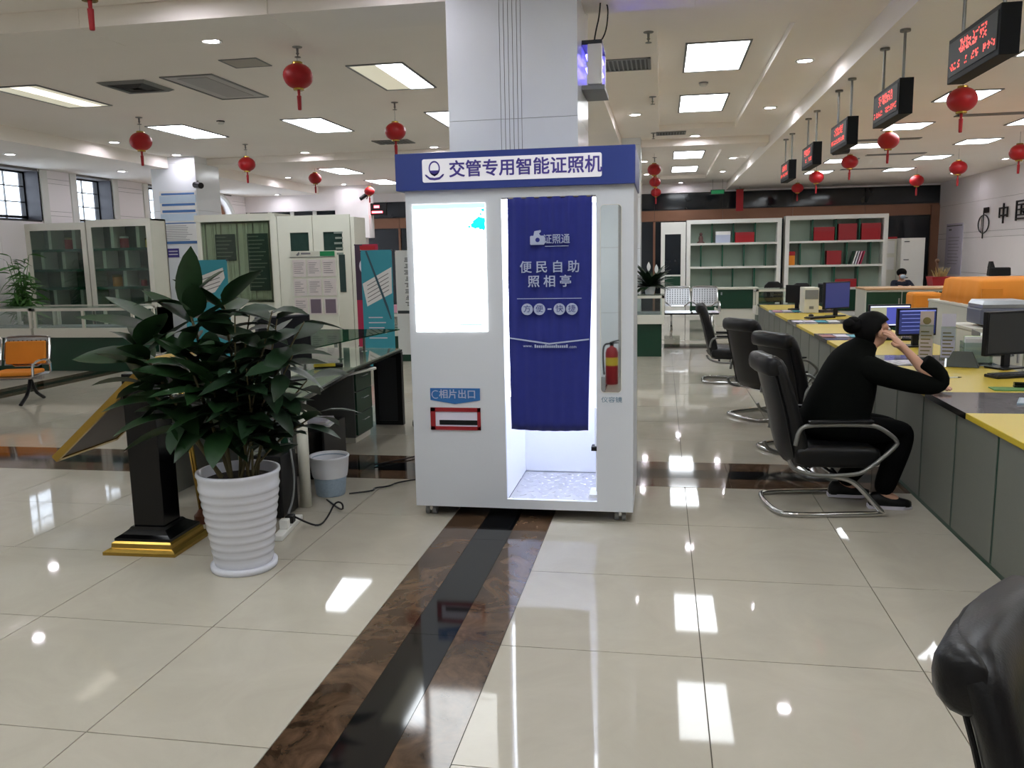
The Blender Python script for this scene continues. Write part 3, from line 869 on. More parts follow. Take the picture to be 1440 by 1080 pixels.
# curtain
cur = MB(booth)
nx, nz = 40, 26
def cpt(i, k):
    u, v = i / nx, k / nz
    z = 1.938 - v * 1.37
    xl = -.885 + .000 * v - .006 * sin(v * 3); xr = -.392 - .026 * v + .004 * sin(5 * v)
    dep = .008 * (1 - .5 * v)
    return (xl + (xr - xl) * u, BY0 + .004 + dep * sin(u * 2 * pi * 6.5 + .6 * sin(v * 2)) - .006 * v, z - (.008 * sin(pi * u) * v))
rows_ = [[cpt(i, k) for i in range(nx + 1)] for k in range(nz + 1)]
cur.loft(rows_, cap=False, close=False)
curtain = cur.out('curtain', NAVY, booth, True)
sol = curtain.modifiers.new('thickness', 'SOLIDIFY'); sol.thickness = .0015
b = MB(booth); b.tube([(OX0, BY0 + .012, 1.934), (OX1, BY0 + .012, 1.934)], .006, 8); b.out('curtain_rod', CHROME, booth)
CY = BY0 - .0175
def ct(s, size, x, z, **k): return text(s, size, PRINTW, curtain, (x - booth.location.x, CY - .0012 - booth.location.y, z), ext=.0012, name='curtain_lettering', **k)
ct('便 民 自 助', .073, -.640, 1.532, bold=.0008, sx=1.0)
ct('照 相 亭', .073, -.641, 1.449, bold=.0008, sx=1.0)
ct('证照通', .058, -.598, 1.692, bold=.0005, sx=.9)
ct('www.', .024, -.775, 1.075); ct('.com', .024, -.51, 1.07)
b = MB(booth)
for i in range(16):
    b.box(-.735 + i * .0125, -.735 + i * .0125 + .009, CY - .001, CY + .001, 1.064, 1.064 + (.014 if i % 5 else .019))
stuff(b.out('illegible_print', PRINTW, curtain))
b = MB(booth)
b.prism(rrect(-.752, -.668, 1.664, 1.716, .007), 'y', CY - .001, CY + .001)
b.prism([(-.732, 1.716), (-.726, 1.742), (-.69, 1.748), (-.688, 1.738), (-.70, 1.728), (-.69, 1.716)], 'y', CY - .001, CY + .001)
cam_ic = b.out('camera_icon', PRINTW, curtain)
b = MB(booth); b.prism([(-.708 + .013 * cos(2 * pi * i / 16), 1.692 + .013 * sin(2 * pi * i / 16)) for i in range(16)], 'y', CY - .002, CY - .001); b.out('icon_lens', NAVY, curtain)
b = MB(booth); b.box(-.665, -.528, CY - .001, CY + .001, 1.653, 1.656); b.box(-.835, -.455, CY - .001, CY + .001, 1.352, 1.355); b.box(-.655, -.632, CY - .001, CY + .001, 1.288, 1.295)
b.prism([(-.884, 1.126), (-.648, 1.092), (-.413, 1.118), (-.413, 1.110), (-.648, 1.083), (-.884, 1.118)], 'y', CY - .001, CY + .001)
stuff(b.out('printed_lines', PRINTW, curtain))
for x, s in ((-.776, '方'), (-.703, '便'), (-.585, '快'), (-.512, '捷')):
    b = MB(booth); b.prism([(x + .034 * cos(2 * pi * i / 24), 1.291 + .034 * sin(2 * pi * i / 24)) for i in range(24)], 'y', CY - .001, CY + .001); b.out('printed_disc', PRINTW, curtain)
    text(s, .046, NAVY, curtain, (x - booth.location.x, CY - .0015 - booth.location.y, 1.291), ext=.0006, name='disc_lettering')

# fire extinguisher by the column behind the camera, caught in the booth mirror
t = thing('fire_extinguisher', 'red fire extinguisher with yellow label, seen in the booth mirror', 'fire extinguisher', (-.60, -.62, 0))
b = MB(); b.lathe([(.07, 0), (.078, .01), (.078, .40), (.06, .45), (.025, .47), (.022, .49)], n=20); b.out('cylinder_body', REDP, t, True)
b = MB(); b.lathe([(.0785, .24), (.0785, .34)], n=20, cap=False); b.out('label_band', YELLOW, t)
b = MB(); b.lathe([(.025, .485), (.025, .53)], n=12); b.tube([(0, 0, .53), (.09, 0, .55)], .009, 6); b.tube([(0, 0, .515), (.085, 0, .52)], .008, 6); b.out('valve_handle', BLACK, t)
b = MB(); b.tube([(-.02, 0, .51), (-.1, 0, .5), (-.11, 0, .35), (-.095, 0, .12)], .011, 8, 2); b.out('hose', BLACK, t)

# ================================================================ PODIUM SIGN STAND, POT PLANT
pod = thing('sign_stand', 'black pedestal sign stand with brass stepped base and tilted gold-edged board', 'sign stand', (-2.84, 4.22, 0), radians(2))
b = MB()
b.loft([[(sx * w, sy * w * .98, z) for sx, sy in ((-1, -1), (1, -1), (1, 1), (-1, 1))] for w, z in ((.215, 0), (.215, .018), (.195, .03))]); b.out('brass_plinth', GOLD, pod)
b = MB(); b.loft([[(sx * w, sy * w, z) for sx, sy in ((-1, -1), (1, -1), (1, 1), (-1, 1))] for w, z in ((.192, .03), (.18, .035), (.178, .06), (.165, .07))]); b.out('brass_step', GOLD, pod)
b = MB(); b.loft([[(sx * w, sy * w, z) for sx, sy in ((-1, -1), (1, -1), (1, 1), (-1, 1))] for w, z in ((.166, .07), (.166, .085), (.14, .10), (.112, .12), (.10, .135))]); b.out('black_step', BLACKG, pod)
b = MB(); b.box(-.092, .092, -.085, .085, .135, 1.0); b.out('pillar', BLACKG, pod, bevel=.004)
# tilted board, seen from underneath, low edge towards the left
bdm = MB()
n = Vector((-.66, .0, .75)).normalized()
u = Vector((0, 1, 0)); u = (u - n * u.dot(n)).normalized(); v = n.cross(u).normalized()
if v.x > 0: v = -v
cen = Vector((-.20, .16, .80))
def slab(mb, hu, hv, a, c):
    P = [c + u * hu * s + v * hv * q for s, q in ((-1, -1), (1, -1), (1, 1), (-1, 1))]
    mb.loft([[p + n * a[0] for p in P], [p + n * a[1] for p in P]])
slab(bdm, .27, .40, (-.012, .012), cen); bdm.out('board', mat('board_underside', (92, 84, 82), .5), pod)
for s in (-1, 1):
    e = MB(); slab(e, .012, .42, (-.02, .02), cen + u * .275 * s); e.out('gold_edge', GOLD, pod)
    e = MB(); slab(e, .285, .012, (-.02, .02), cen + v * .41 * s); e.out('gold_edge', GOLD, pod)
e = MB(); e.tube([(-.02, .02, .94), (-.14, .10, .86)], .03, 8); e.out('tilt_bracket', BLACK, pod)
st = thing('brass_pole', 'thin leaning brass pole between the sign stand and white plant pot', 'pole', (-2.80, 4.62, 0))
b = MB(); b.lathe([(.05, 0), (.05, .05), (.03, .07), (.018, .09)], n=16); b.out('round_base', mat('base_brown', (96, 60, 44), .3, .4), st)
b = MB(); b.tube([(0, 0, .07), (-.10, .0, 1.06)], .017, 10); b.out('pole', GOLD, st, True)

PX, PY = -2.17, 3.95
plant = thing('potted_plant', 'large leafy green plant in a ribbed white pot beside the sign stand', 'plant', (PX, PY, 0))
b = MB(); b.lathe([(.168, 0), (.172, .012), (.172, .03), (.155, .03)], n=32); b.out('saucer', POT, plant, True)
prof = [(.142, .012)]
for i in range(10):
    z = .06 + i * .043; r = .148 + .0058 * i
    prof += [(r + .001, z - .019), (r + .007, z), (r + .0025, z + .02)]
prof += [(.206, .50), (.214, .515), (.212, .53), (.198, .53), (.192, .48), (.02, .475)]
b = MB(); b.lathe(prof, n=40); b.out('ribbed_pot', POT, plant, True)
b = MB(); b.lathe([(.191, .478), (.12, .488), (.002, .49)], n=20); b.out('soil', SOIL, plant)
def leaf_mesh(name, L, Wd, m, curl=.25, fold=.25, n=6):
    s = MB(); rows_ = []
    for i in range(n + 1):
        t_ = i / n
        w = Wd * max(0, sin(pi * min(1, t_ ** .8 * .97 + .03))) ** .72 * .5 + (.002 if 0 < i < n else .0005)
        x = L * t_; z = -curl * L * t_ * t_
        rows_.append([(x, -w, z + w * fold), (x, 0, z), (x, w, z + w * fold)])
    s.loft(rows_, cap=False, close=False)
    return s.mesh(name, m, True)
BIG = [leaf_mesh('leaf', 1.0, .40, LEAF, c, .25) for c in (.08, .22, .38)]
SMALL = [leaf_mesh('leaf', 1.0, .42, LEAF2, c, .2, 4) for c in (.1, .3)]
rnd = random.Random(11)
def leaf(me, p, d, L, roll=0.0, parent=plant):
    d = Vector(d).normalized()
    if parent is plant and Vector(p).z < .72: d = Vector((d.x, d.y, abs(d.z) + .25)).normalized()
    y = Vector((0, 0, 1)).cross(d)
    if y.length < .05: y = Vector((cos(roll * 3), sin(roll * 3), 0))
    y.normalize(); z = d.cross(y)
    R = Matrix((d, y, z)).transposed().to_4x4()
    o = link('leaf', me, parent)
    o.matrix_basis = Matrix.Translation(Vector(p) - parent.location) @ R @ Matrix.Rotation(roll, 4, 'X') @ Matrix.Scale(L, 4)
    return o
# broad-leaved canes on the left
canes = [((-2.22, 3.97, .48), (-2.42, 4.0, 1.40)), ((-2.18, 4.0, .48), (-2.24, 4.05, 1.38)), ((-2.25, 3.92, .48), (-2.68, 3.94, 1.20)), ((-2.21, 3.94, .48), (-2.38, 3.88, 1.16)), ((-2.2, 3.93, .48), (-2.24, 3.84, 1.08)), ((-2.26, 3.95, .48), (-2.72, 3.98, 1.0))]
for a, c in canes:
    a, c = Vector(a), Vector(c)
    mid = (a + c) / 2 + Vector((rnd.uniform(.0, .05), 0, 0))
    b = MB(plant); b.tube([a, mid, c], .011, 7, 2, r2=.006); b.out('cane', STEM, plant, True)
    nl = 22 if c.z > 1.3 else 20
    for i in range(nl):
        t_ = .38 + .62 * i / (nl - 1)
        p = a.lerp(mid, t_ * 2) if t_ < .5 else mid.lerp(c, t_ * 2 - 1)
        an = i * 2.4 + rnd.uniform(-.4, .4)
        el = -.35 + 1.0 * (t_ - .42) / .58 + rnd.uniform(-.2, .25)
        L = rnd.uniform(.24, .35)
        leaf(rnd.choice(BIG), p, (cos(an) * cos(el), sin(an) * cos(el), sin(el)), L, rnd.uniform(-.5, .5))
for p, d, L in (((-2.38, 3.95, 1.36), (.12, -.05, .9), .33), ((-2.58, 3.92, 1.26), (-.9, -.2, .25), .40), ((-2.62, 3.9, 1.12), (-1, -.1, .05), .40), ((-2.52, 3.9, 1.28), (-.8, 0, .5), .34), ((-2.5, 3.95, .92), (-.7, -.2, -.5), .26), ((-2.3, 3.9, 1.3), (.75, -.2, .45), .3), ((-2.54, 3.9, 1.0), (-.9, .1, -.25), .3)):
    leaf(BIG[0], p, d, L, rnd.uniform(-.7, .7))
# fine-leaved branches on the right
NB = 0
for k in range(11):
    a = Vector((-2.12 + rnd.uniform(-.05, .05), 3.95 + rnd.uniform(-.06, .06), .48))
    top = Vector((-2.10 + .40 * ((k * 7) % 11) / 10, 3.95 + rnd.uniform(-.18, .18), [1.36, .98, 1.30, .84, 1.36, 1.08, 1.3, .92, 1.34, 1.14, 1.22][k]))
    mid = (a + top) / 2 + Vector((rnd.uniform(-.06, .02), 0, .04))
    b = MB(plant); b.tube([a, mid, top], .007, 6, 2, r2=.003); b.out('branch', STEM, plant, True)
    for i in range(14):
        if NB >= 158: break
        t_ = .25 + .75 * i / 13
        p = a.lerp(mid, t_ * 2) if t_ < .5 else mid.lerp(top, t_ * 2 - 1)
        an = i * 2.4 + rnd.uniform(-.6, .6); el = rnd.uniform(-.35, .6)
        leaf(rnd.choice(SMALL), p, (cos(an) * cos(el), sin(an) * cos(el), sin(el)), rnd.uniform(.17, .27), rnd.uniform(-.6, .6)); NB += 1
# ================================================================ GLASS-TOPPED DESK AND WHAT STANDS ROUND IT
desk = thing('glass_desk', 'office desk with a reflective glass top, white leg and green-framed end', 'desk', (-2.75, 6.3, 0))
DG = mat('desk_glass_top', (150, 160, 140), .03, var=.03)
TOP = [(-3.45, 4.93), (-2.22, 4.88), (-2.27, 5.3), (-2.40, 6.3), (-2.46, 7.75), (-3.45, 7.85)]
b = MB(desk); b.prism(TOP, 'z', .715, .735); b.out('desktop', BLACKG, desk)
b = MB(desk); b.prism([(x + (.02 if x > -3 else 0) * -1, y) for x, y in TOP], 'z', .736, .744); b.out('glass_top', DG, desk)
b = MB(desk); b.lathe([(.036, 0), (.036, .715)], (-2.29, 5.02, 0), 14); b.out('leg', CREAMW, desk, True)
b = MB(desk); b.box(-3.4, -3.34, 5.0, 7.75, 0, .71); b.out('modesty_panel', PANELG, desk)
b = MB(desk); b.box(-2.74, -2.36, 4.99, 5.02, .0, .71); ep = b.out('end_panel', GREEN, desk)
b = MB(desk); b.box(-2.73, -2.43, 4.982, 4.992, .16, .60); b.out('posted_sheet', mat('grey_sheet', (150, 154, 144), .7), ep)
b = MB(desk)
for i in range(9): b.box(-2.70, -2.70 + .2 + .05 * ((i * 7) % 3) / 2, 4.980, 4.983, .55 - i * .036, .556 - i * .036)
stuff(b.out('text_lines', INKG, ep))
b = MB(desk); b.box(-2.72, -2.50, 7.72, 7.75, 0.02, .70); b.out('end_panel', DGREY, desk)
b = MB(desk); b.box(-2.74, -2.71, 7.70, 7.76, 0, .71); b.box(-2.51, -2.46, 7.70, 7.76, 0, .71); b.box(-2.72, -2.5, 7.70, 7.76, .66, .71); b.box(-2.72, -2.5, 7.70, 7.76, .0, .04); b.out('end_frame', BLACK, desk)
b = MB(desk); b.box(-3.15, -2.55, 5.2, 5.9, .66, .68); b.box(-3.15, -2.55, 6.0, 6.6, .64, .66); b.out('keyboard_tray', BLACK, desk)
# raised glass shelf
b = MB(desk); b.prism([(-3.3, 6.05), (-2.64, 6.05), (-2.46, 7.7), (-3.3, 7.7)], 'z', .925, .935); b.out('raised_shelf', GLASSG, desk)
for y in (6.15, 6.9, 7.5): b = MB(desk); b.lathe([(.03, .744), (.012, .752), (.012, .925)], (-2.75, y, 0), 10); b.out('shelf_post', DULLST, desk)
t = thing('drawer_pedestal', 'grey drawer pedestal with dark green drawer fronts under the desk', 'drawers', (-2.85, 7.05, 0))
b = MB(t); b.box(-3.1, -2.63, 6.86, 7.28, .05, .66); b.out('carcass', mat('pedestal_grey', (96, 98, 96), .4), t, bevel=.004)
b = MB(t); b.box(-3.09, -2.64, 6.88, 7.26, 0, .05); b.out('plinth', CREAMW, t)
for i in range(3):
    b = MB(t); z = .07 + i * .195; b.box(-2.63, -2.612, 6.875, 7.265, z, z + .185); d = b.out('drawer', GREEN, t)
    b = MB(t); b.tube([(-2.612, 7.0, z + .12), (-2.595, 7.0, z + .12), (-2.595, 7.14, z + .12), (-2.612, 7.14, z + .12)], .004, 6); b.out('handle', STEEL, d)
t = thing('keyboard', 'white keyboard jutting from the tray under the desk edge', 'keyboard', (-2.52, 6.6, .668), radians(76))
b = MB(); b.box(-.22, .22, -.08, .08, 0, .022); b.out('case', WHITE, t, bevel=.006)
b = MB(); b.box(-.1, .2, -.06, .05, .022, .028); b.out('keys', BLACK, t)
t = thing('monitor', 'dark monitor seen from behind on the glass desk by the plant', 'monitor', (-2.66, 5.62, .7445), radians(48))
b = MB(); b.box(-.20, .20, -.02, .03, .12, .47); b.out('casing', DGREY, t, bevel=.008)
b = MB(); b.box(-.19, .19, -.023, -.018, .13, .46); b.out('screen', BLACKG, t)
b = MB(); b.box(-.03, .03, -.01, .03, .01, .14); b.box(-.12, .12, -.08, .09, 0, .012); b.out('stand', BLACK, t)
t = thing('pen_case', 'small black and yellow case lying on the glass desk', 'case', (-2.62, 6.35, .745), radians(20))
b = MB(); b.box(-.13, .1, -.045, .045, 0, .03); b.out('shell', BLACK, t, bevel=.01)
b = MB(); b.box(-.13, .04, -.046, -.03, .012, .036); b.out('yellow_strip', YELLOW, t)
for nm, lab, x0, x1, y0, y1, z1 in (('computer_tower', 'black computer tower on floor behind the white plant pot', -2.50, -2.31, 4.72, 4.95, .405), ('computer_tower', 'dark computer tower under the desk with papers on top', -2.60, -2.40, 5.62, 6.05, .40)):
    t = thing(nm, lab, 'computer', ((x0 + x1) / 2, (y0 + y1) / 2, 0))
    b = MB(t); b.box(x0, x1, y0, y1, .012, z1); b.out('case', BLACK, t, bevel=.008)
    b = MB(t); b.box(x0 + .015, x1 - .015, y0 - .004, y0, .05, z1 - .03); b.out('front_bezel', BLACKG, t)
    b = MB(t)
    for xx in (x0 + .02, x1 - .04):
        for yy in (y0 + .03, y1 - .05): b.box(xx, xx + .02, yy, yy + .02, 0, .014)
    b.out('feet', BLACK, t)
t = thing('paper_stack', 'stack of papers lying on the computer tower under the desk', 'papers', (-2.5, 5.72, .402), radians(8))
for i in range(4): b = MB(); b.box(-.13 + .01 * i, .13 - .006 * i, -.1 - .01 * i, .1, .012 * i + .001, .012 * i + .011); b.out('sheaf', PAPERL if i % 2 else PAPER, t)
# waste bin
t = thing('waste_bin', 'light blue mesh waste bin with white liner beside the desk leg', 'bin', (-2.24, 5.32, 0))
b = MB(); b.lathe([(.095, 0), (.10, .01), (.125, .26), (.12, .26), (.095, .012), (.002, .012)], n=28, cap=False); b.out('basket', mat('bin_blue', (150, 168, 184), .5, var=.2, scale=60), t, True)
b = MB(); b.lathe([(.117, .13), (.123, .16), (.128, .20), (.133, .262), (.138, .268), (.134, .278), (.122, .272), (.112, .2), (.104, .08)], n=28, cap=False); b.out('liner_bag', mat('liner', (222, 224, 230), .4), t, True)
# power strip and cables
t = thing('power_strip', 'white power strip on the floor near the plant pot', 'power strip', (-2.2, 4.55, 0), radians(8))
b = MB(); b.box(-.03, .03, -.21, .21, 0, .03); b.out('body', WHITE, t, bevel=.005)
b = MB(); b.box(-.025, .025, -.09, -.035, .03, .085); b.out('white_plug', WHITE, t, bevel=.004)
b = MB(); b.box(-.024, .024, .02, .08, .03, .075); b.out('black_plug', BLACK, t, bevel=.004)
tag(MB().tube([(-2.19, 4.62, .06), (-2.1, 4.62, .02), (-2.02, 4.6, .012), (-2.03, 4.75, .02), (-2.02, 4.86, .09), (-1.97, 4.86, .08), (-1.99, 4.9, .012), (-2.2, 5.15, .01)], .006, 6, 2).out('floor_cable', BLACK), 'black looping power cord leading off the white power strip', 'cable')
tag(MB().tube([(-2.33, 4.9, .5), (-2.30, 4.86, .38), (-2.285, 4.86, .25), (-2.285, 4.82, .1), (-2.29, 4.72, .012), (-2.27, 4.75, .01), (-2.24, 4.72, .04)], .007, 6, 2).out('hanging_cable', GREY), 'grey cord hanging down beside the white desk leg', 'cable')
tag(MB().tube([(-2.1, 5.3, .012), (-1.95, 5.38, .014), (-1.98, 5.46, .012), (-1.88, 5.5, .014), (-1.86, 5.62, .012), (-1.65, 5.78, .012), (-1.5, 5.55, .012), (-1.46, 5.3, .012), (-1.45, 5.2, .07)], .006, 6, 2).out('floor_cable', BLACK), 'black cable on the floor running from the bin to the booth', 'cable')
tag(MB().tube([(-2.2, 6.1, .012), (-1.98, 6.35, .012), (-1.9, 6.52, .014), (-1.75, 6.55, .012), (-1.6, 6.45, .012)], .006, 6, 2).out('floor_cable', BLACK), 'thin black cable across the dark floor band left of booth', 'cable')

# office chair mostly hidden behind booth's left edge
t = thing('office_chair', 'black caster of an office chair peeking out left of booth', 'chair', (-2.05, 7.55, 0))
for k in range(5):
    a = 2 * pi * k / 5 + 2.9
    b = MB(); b.tube([(0, 0, .14), (.26 * cos(a), .26 * sin(a), .09)], .022, 8, r2=.014); lg = b.out('leg', BLACK, t)
    b = MB(); cx, cy = .27 * cos(a), .27 * sin(a)
    b.loft([[(cx + dx, cy + .035 * cos(2 * pi * i / 12), .036 + .035 * sin(2 * pi * i / 12)) for i in range(12)] for dx in (-.02, .02)]); b.out('caster', BLACK, lg)
b = MB(); b.lathe([(.03, .12), (.03, .42)], n=12); b.out('gas_post', BLACK, t)
b = MB(); b.ball((0, 0, .46), .24, .24, .05); b.out('seat', LEATHER, t, True)
b = MB(); b.loft([[(.2 + .03 * sin(pi * (i / 12)), -.2 + .4 * i / 12, z) for i in range(13)] + [(.25 + .03 * sin(pi * (1 - i / 12)), .2 - .4 * i / 12, z) for i in range(13)] for z in (.5, .7, .9, .95)]); b.tube([(.2, 0, .4), (.26, 0, .55)], .02, 6); b.out('backrest', LEATHER, t, True)

# ================================================================ BANNERS AND BOARDS
def lines(mb, x0, x1, z0, z1, y, n, rnd, h=.35):
    st = (z1 - z0) / n
    for i in range(n):
        z = z1 - st * (i + 1)
        mb.box(x0, x0 + (x1 - x0) * rnd.uniform(.55, 1), y, y + .001, z + st * .3, z + st * (.3 + h))
rnd = random.Random(3)
def xbanner(label, cx, y, z0, z1, w, cloth, rz=0.0):
    t = thing('x_banner', label, 'banner', (cx, y, 0), rz)
    b = MB(); b.box(-w / 2, w / 2, -.002, .002, z0, z1); p = b.out('printed_sheet', cloth, t)
    b = MB(); b.tube([(-w / 2, .012, z1), (w * .1, .03, .55), (w / 2 + .05, .05, .01)], .006, 6); b.tube([(w / 2, .012, z1), (-w * .1, .03, .55), (-w / 2 - .05, .05, .01)], .006, 6); b.tube([(0, .03, .6), (0, .35, .01)], .006, 6); b.out('cross_frame', BLACK, t)
    b = MB()
    for s in (-1, 1): b.tube([(s * w / 2, -.004, z1 - .01), (s * w / 2, .014, z1 - .002)], .01, 6); b.tube([(s * w / 2, -.004, z0 + .01), (s * w / 2, .03, z0 + .01)], .01, 6)
    b.out('corner_hooks', DGREY, t)
    return t, p
t, p = xbanner('teal x-frame banner with slanted white panel, left of booth', -3.46, 10.0, .22, 1.71, .40, TEAL)
b = MB(); b.prism([(-.19, 1.30), (.19, 1.50), (.185, 1.18), (-.14, 1.02)], 'y', -.004, -.0025); b.out('white_panel', PAPER, p)
b = MB()
for i in range(5): b.prism([(-.13, 1.28 - i * .05), (.15, 1.43 - i * .05), (.15, 1.42 - i * .05), (-.13, 1.27 - i * .05)], 'y', -.005, -.0042)
stuff(b.out('slanted_text', INKG, p))
b = MB(); b.prism([(-.14, 1.70), (-.115, 1.70), (.13, 1.02), (.17, .86), (.155, .86)], 'y', -.0062, -.0052); b.out('dark_stripe', mat('stripe_slate', (52, 84, 96), .6), p)
b = MB(); lines(b, -.13, .15, .60, .92, -.004, 5, rnd, .2); b.box(-.06, .06, -.004, -.003, .45, .47); b.box(-.12, .13, -.004, -.003, .40, .406); stuff(b.out('white_text', PAPERL, p))
t, p = xbanner('teal banner with slanted white panel behind the potted plant', -5.76, 10.0, .12, 1.63, .62, TEAL)
b = MB(); b.prism([(-.24, 1.37), (.25, 1.53), (.27, 1.40), (.12, 1.22), (-.24, 1.12)], 'y', -.004, -.0025); b.out('white_panel', PAPER, p)
b = MB()
for i in range(4): b.prism([(-.2, 1.34 - i * .05), (.2, 1.46 - i * .05), (.2, 1.45 - i * .05), (-.2, 1.33 - i * .05)], 'y', -.005, -.0042)
stuff(b.out('slanted_text', INKG, p))
MAG = mat('banner_magenta', (164, 30, 70), .6)
t, p = xbanner('dark red and magenta banner behind the teal x-frame banner', -4.3, 12.0, .3, 1.82, .36, MAG)
b = MB(); b.box(-.18, -.06, -.004, -.0025, 1.0, 1.82); b.out('dark_column', mat('banner_plum', (60, 40, 60), .6), p)
b = MB(); b.box(-.1, .14, -.005, -.004, 1.70, 1.80); b.box(-.02, .15, -.005, -.004, 1.18, 1.62); b.out('red_panel', RED, p)
b = MB(); lines(b, -.04, .15, 1.0, 1.16, -.006, 4, rnd, .4); b.box(-.02, .14, -.0056, -.005, 1.36, 1.39); b.ball((-.06, -.004, 1.5), .06, .004, .1, 10, 6); stuff(b.out('pale_print', PAPERL, p))
t, p = xbanner('white banner with black vertical characters at booth left edge', -3.36, 11.0, .3, 1.71, .36, PAPER)
b = MB()
for i in range(8):
    for q in range(3):
        z = 1.56 - i * .085; b.box(-.06 + rnd.uniform(0, .03), .06 + rnd.uniform(0, .04), -.004, -.0025, z + q * .02, z + q * .02 + .01)
b.box(-.17, .17, -.004, -.0025, .86, .90)
stuff(b.out('black_print', DGREY, p))
# information board
t = thing('notice_board', 'free-standing white notice board with green corner and rows of sheets', 'notice board', (-5.14, 12.0, 0))
b = MB(t); b.box(-5.52, -4.77, 11.98, 12.02, .55, 1.74); bo = b.out('board', CREAMW, t)
for x in (-5.45, -4.85): b = MB(t); b.box(x - .02, x + .02, 11.98, 12.02, 0, .56); b.box(x - .02, x + .02, 11.8, 12.2, 0, .03); b.out('leg', DULLST, t)
b = MB(t); b.box(-5.02, -4.79, 11.975, 11.98, 1.66, 1.73); b.out('green_corner', mat('logo_green', (20, 130, 76), .6), bo)
b = MB(t); b.box(-5.5, -4.79, 11.975, 11.98, 1.645, 1.652); b.out('header_rule', DGREY, bo)
b = MB(t); b.box(-5.32, -5.17, 11.975, 11.98, 1.69, 1.715); b.prism([(-5.4, 1.68), (-5.35, 1.73), (-5.34, 1.70), (-5.37, 1.67)], 'y', 11.975, 11.98); b.out('header_mark', INKG, bo)
for r in range(3):
    for c in range(3):
        x = -5.46 + c * .235; z = 1.36 - r * .285
        b = MB(t); b.box(x, x + .205, 11.972, 11.98, z, z + .25); sh = b.out('pinned_sheet', mat('sheet_pink_white', (214, 204, 202), .7), bo)
        b = MB(t)
        if r == 2 and c > 0: b.box(x + .02, x + .185, 11.970, 11.972, z + .02, z + .23)
        else: lines(b, x + .02, x + .18, z + .04, z + .22, 11.971, 6, rnd, .25)
        b.out('sheet_print', INKG if r < 2 or c == 0 else mat('photo_plum', (110, 96, 108), .6), bo)
# column notices
t = thing('notice_poster', 'white notice poster with blue bars on the left column', 'poster', (-8.57, 14.19, 2.4))
b = MB(t); b.box(-8.96, -8.245, 14.185, 14.197, 1.93, 2.88); sh = b.out('sheet', PAPER, t)
b = MB(t)
for z, h in ((2.81, .035), (2.62, .04), (2.5, .045), (2.3, .02), (1.94, .05)): b.box(-8.92, -8.27, 14.182, 14.185, z, z + h)
stuff(b.out('blue_bars', INKB, sh))
b = MB(t); b.box(-8.96, -8.245, 14.1825, 14.185, 2.35, 2.48); b.box(-8.96, -8.245, 14.1825, 14.185, 2.67, 2.8); b.out('pale_blue_band', mat('pale_blue', (190, 208, 224), .7), sh)
b = MB(t); lines(b, -8.9, -8.35, 2.0, 2.28, 14.182, 9, rnd, .25); stuff(b.out('text_lines', INKG, sh))
t = thing('wall_plaque', 'small purple plaque with pale lettering below the column poster', 'plaque', (-8.8, 14.19, 1.8))
b = MB(t); b.box(-8.95, -8.66, 14.185, 14.197, 1.70, 1.86); sh = b.out('plate', INKP, t)
b = MB(t); b.box(-8.86, -8.68, 14.182, 14.185, 1.80, 1.82); b.box(-8.86, -8.68, 14.182, 14.185, 1.745, 1.765); b.prism([(-8.93, 1.78), (-8.89, 1.81), (-8.88, 1.79), (-8.91, 1.76)], 'y', 14.182, 14.185); stuff(b.out('pale_print', PAPERL, sh))

